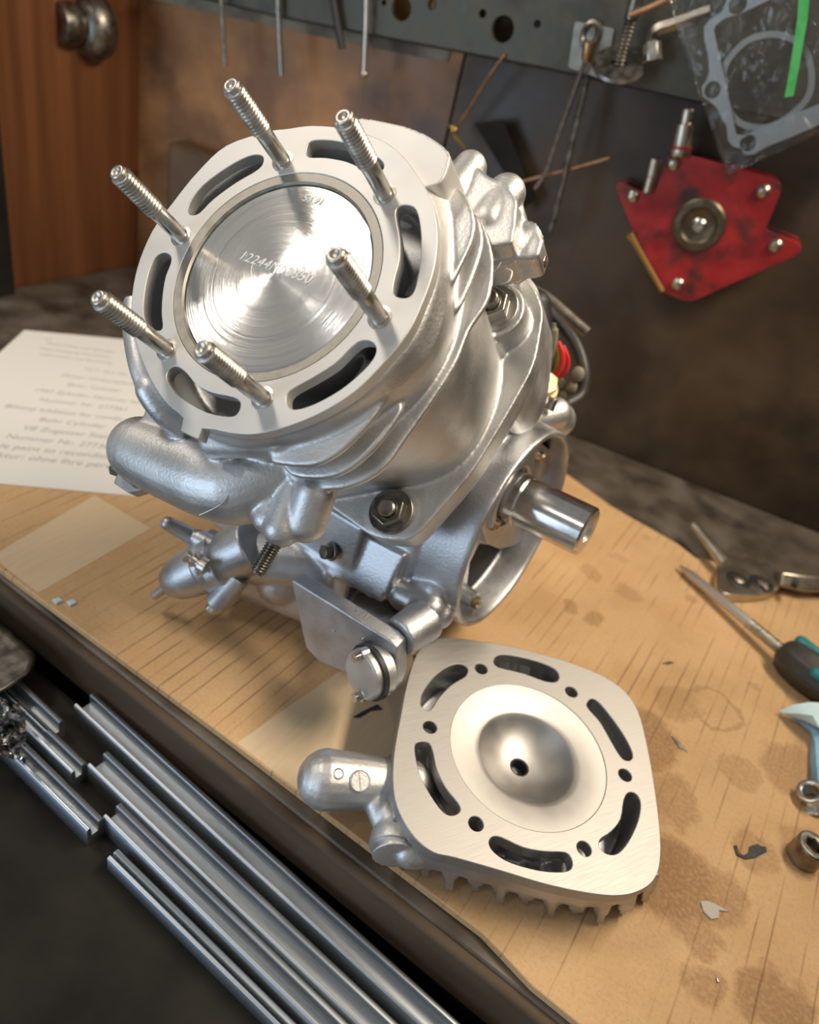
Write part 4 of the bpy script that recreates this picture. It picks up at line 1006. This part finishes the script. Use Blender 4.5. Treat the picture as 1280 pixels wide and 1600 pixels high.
f = axis_frame(Qw(917, 92, 52.3), Qw(919, 76, 52.3) - Qw(917, 92, 52.3))
mk('ferrule', [lathe([(0, -.2), (.22, -.2), (.32, 0), (.34, .75), (.25, .85), (0, .85)], 20)], M['copper'], c_, f)
hang('steel_rod', [(918, 122), (900, 195), (880, 285), (860, 362)], [53.2, 52.6, 52.3, 52.1], .19, 'dksteel', 'long dark rod hanging below the square plate, behind the thin cable', 'rod')
# threaded bolt with a big washer
bl = thing('threaded_bolt', 'threaded bolt with a large round washer hanging from the rail', 'bolt', Qw(968, 100, 51.5))
pa, pb = Qw(966, 105, 51.5), Qw(1010, -60, 51.5); f = axis_frame(pa, pb - pa)
mk('shank', [thread(.36, -.3, 2.4, .2, .09, 18), lathe([(0, 2.3), (.40, 2.3), (.40, 9), (0, 9)], 24)], M['dksteel'], bl, f)
mk('washer', [lathe([(.4, -.1), (1.45, -.1), (1.5, 0), (1.4, .14), (.4, .14)], 40), lathe([(0, -.5), (.55, -.5), (.6, -.1), (0, -.1)], 6)], M['dksteel'], bl, axis_frame(pa + (pb - pa) * .02, (.12, -.55, .8)))
hang('copper_pipe', [(984, 24), (1010, 14), (1065, -10)], 50.8, .16, 'copper', 'thin copper pipe crossing the rail above the large washer', 'pipe')
# L-shaped socket key
lk = thing('hex_key', 'L-shaped grey steel key hanging on the rail left of the plastic bag', 'hex key', Qw(1030, 60, 52))
mk('arm', [tube(spline([Qw(*p, 52) for p in ((1110, 18), (1060, 36), (1030, 46), (1020, 56), (1018, 72))], 5, False), .36, 6)], M['dksteel'], lk)
mk('socket_end', [cyl(Qw(1019, 66, 52), Qw(1020, 97, 51.8), .5, .55, 6)], M['steel'], lk, bevel=.05)
# thin dark pointed plate flat on the wall behind the engine
o = mk('dark_wall_plate', [plate(wp([(742, 192), (788, 187), (838, 310), (815, 330), (785, 262)], 54.3), [], 0, .2)], M['dark'], frame=WF(54.3)); tag(o, 'dark pointed thin plate on the wall behind the engine', 'metal sheet')
# black box standing in the corner
f = WF(53.5); q = f.px(262, 220); q2 = f.px(395, 232)
o = mk('steel_box', [plate([(q[0], -.35), (q2[0] + 5, -.35), (q2[0] + 5, q[1]), (q[0], q[1])], [], -1.9, 0)], mat('dull_brown_box', (.12, .070, .036), .5, 0, (.17, .105, .055), .3), frame=f, bevel=.3); tag(o, 'dull brown metal box standing against the back wall left of the engine', 'box')
# knob on the cabinet side
kb = thing('cabinet_knob', 'large round dark knob on the wooden cabinet side, top left corner', 'knob', Qy(130, 45, 41))
ka = Qy(150, 42, 42); kk = Qy(92, 36, 39.0); f = axis_frame(ka, kk - ka); Lk = np.linalg.norm(kk - ka)
mk('rim', [lathe([(0, -.8), (1.4, -.8), (2.0, -.3), (2.2, .4), (2.1, 1.1), (1.7, 1.6), (1.2, 1.7), (0, 1.7)], 48)], M['dksteel'], kb, f, angle=50)
mk('hub', [lathe([(0, 1.5), (1.3, 1.6), (1.45, 2.4), (1.3, 3.2), (1.05, 3.3), (.5, 3.25), (.42, 3.0), (0, 3.0)], 40)], M['dksteel'], kb, f, angle=50)
mk('stem', [cyl(ka, ka + np.array([-3.4, .6, 0]), .7)], M['dksteel'], kb)

# red magnetic welding clamp
cy = 53.4
cl = thing('welding_magnet', 'worn red arrow-shaped welding magnet with a round greasy steel centre on the wall', 'magnet', Qw(1092, 350, cy))
cp = [(962, 288), (972, 283), (1012, 303), (1024, 300), (1046, 240), (1062, 237), (1215, 280), (1223, 292), (1196, 358), (1248, 378), (1254, 388), (1244, 397), (1084, 468), (1070, 468), (1035, 454), (1022, 436), (968, 302)]
mk('front_plate', [plate(rounded(wp(cp, cy), .25, 3), [], 0, .35)], M['red'], cl, WF(cy), bevel=.06)
mk('magnet_core', [plate(rounded([(p[0] * .94 + WF(cy).px(1092, 350)[0] * .06, p[1] * .94 + WF(cy).px(1092, 350)[1] * .06) for p in wp(cp, cy)], .2, 3), [], -1.3, -.02)], M['dark'], cl, WF(cy))
mk('back_plate', [plate(rounded(wp(cp, cy), .25, 3), [], -1.65, -1.3)], M['red'], cl, WF(cy))
q = Qw(1092, 352, cy - .35); f = axis_frame(q, WN)
hb = mk('centre_ring', [lathe([(0, -.05), (1.55, -.05), (1.58, .1), (1.45, .22), (1.1, .25), (1.0, .1), (.9, .05), (0, .05)], 56)], M['hub'], cl, f, angle=30)
mk('centre_screw', [lathe([(0, 0), (.45, 0), (.45, .12), (.3, .25), (.15, .25), (.12, .15), (0, .15)], 24)], M['steel'], hb, f)
for p in ((989, 307), (1053, 256), (1193, 299), (1212, 384), (1059, 444)):
    q = Qw(*p, cy - .35); f = axis_frame(q, WN)
    mk('rivet', [lathe([(0, -.1), (.38, -.1), (.40, .08), (.3, .22), (.16, .28), (0, .29)], 24)], M['chrome'], cl, f)
# sockets stuck to the magnet
sx = thing('socket_extension', 'chrome socket with a narrow stem stuck upright on top of the red magnet', 'socket', Qw(1066, 210, 53))
pa, pb = Qw(1063, 238, 53.0), Qw(1076, 172, 53.0); f = axis_frame(pa, pb - pa); Lx = np.linalg.norm(pb - pa)
mk('drive_socket', [lathe([(0, -.2), (.62, -.2), (.66, 0), (.66, .2), (.62, .3), (.62, 1.5), (.42, 1.6), (.40, Lx), (.36, Lx + .05), (0, Lx + .05)], 32)], M['chrome'], sx, f, angle=30)
mk('colour_band', [lathe([(.6, .18), (.672, .18), (.672, .36), (.6, .36)], 32)], M['red'], sx, f)
o = mk('small_socket', [tube([Qw(1012, 300, 52.9), Qw(1018, 276, 52.9), Qw(1019, 274, 52.9), Qw(1025, 248, 52.9)], [.36, .36, .42, .42], 20)], M['chrome']); tag(o, 'small chrome socket stuck on the left shoulder of the red magnet', 'socket')
o = mk('brass_rod', [tube([Qw(983, 366, 52.9), Qw(992, 380, 52.9), Qw(1035, 455, 52.9)], [.28, .18, .15], 10)], M['brass']); tag(o, 'short brass rod stuck along the lower left edge of the red magnet', 'rod')

# plastic bag with gaskets
gy = 50.0
bagp = wp([(1040, -40), (1062, 50), (1100, 160), (1138, 273), (1200, 244), (1330, 185), (1400, 150), (1400, -60)], gy)
film = plate(bagp, [], 0, .03)
gbag = mk('gasket_bag', [film], M['film'], frame=WF(gy), bevel=0)
tag(gbag, 'clear plastic zip bag holding grey gaskets, hanging at the top right', 'plastic bag')
mk('bag_back', [plate(bagp, [], -.7, -.67)], M['film'], gbag, WF(gy))
mk('bag_seam', [tube([WF(gy + .3).wd((p[0], p[1], 0)) for p in bagp[:6]], .09, 8)], M['film'], gbag)
mk('zip_strip', [plate(wp([(1250, -40), (1268, -40), (1262, 30), (1248, 110), (1240, 150), (1226, 152), (1234, 110), (1246, 30)], gy - .15), [], .1, .2)], M['green'], gbag, WF(gy))
cA = lambda l: cr((1000, 0), 280 / 1280, l)
go = cA([(925, -60), (925, 0), (750, 85), (690, 105), (600, 135), (540, 185), (530, 215), (560, 370), (600, 530), (640, 720), (690, 960), (750, 965), (860, 910), (1000, 850), (1280, 745), (1500, 660), (1500, 780), (1280, 890), (1100, 970), (900, 1050), (820, 1100), (760, 1105), (720, 1060), (660, 1040), (630, 1000), (620, 900), (590, 850), (550, 770), (500, 720), (450, 690), (445, 620), (480, 570), (500, 500), (490, 400), (460, 280), (460, 190), (500, 140), (590, 80), (625, 0), (640, -60)])
gasy = gy + .25
gk = mk('frame_gasket', [plate(wp(go, gasy), [circ(*wp(cA([(519, 642)]), gasy)[0], .42, 24), circ(*wp(cA([(773, 1022)]), gasy)[0], .42, 24), circ(*wp(cA([(698, 30)]), gasy)[0], .45, 24)], 0, .08)], M['gasket'], frame=WF(gasy)); tag(gk, 'grey square-cornered paper gasket with bolt holes inside the clear bag', 'gasket')
ring_pts = spline(wp(cA([(585, 480), (650, 370), (760, 270), (900, 225), (1050, 235), (1180, 310), (1240, 450), (1250, 600), (1210, 720), (1100, 830), (950, 920), (800, 930), (680, 880), (610, 760), (580, 620)]), gasy + .2), 4)
rc_ = np.mean(ring_pts, axis=0)
gr_ = mk('round_gasket', [plate(ring_pts, [[p + (rc_ - p) * .13 for p in ring_pts]], 0, .06)], M['ringw'], frame=WF(gasy + .2)); tag(gr_, 'white round gasket ring behind the square gasket inside the clear bag', 'gasket')
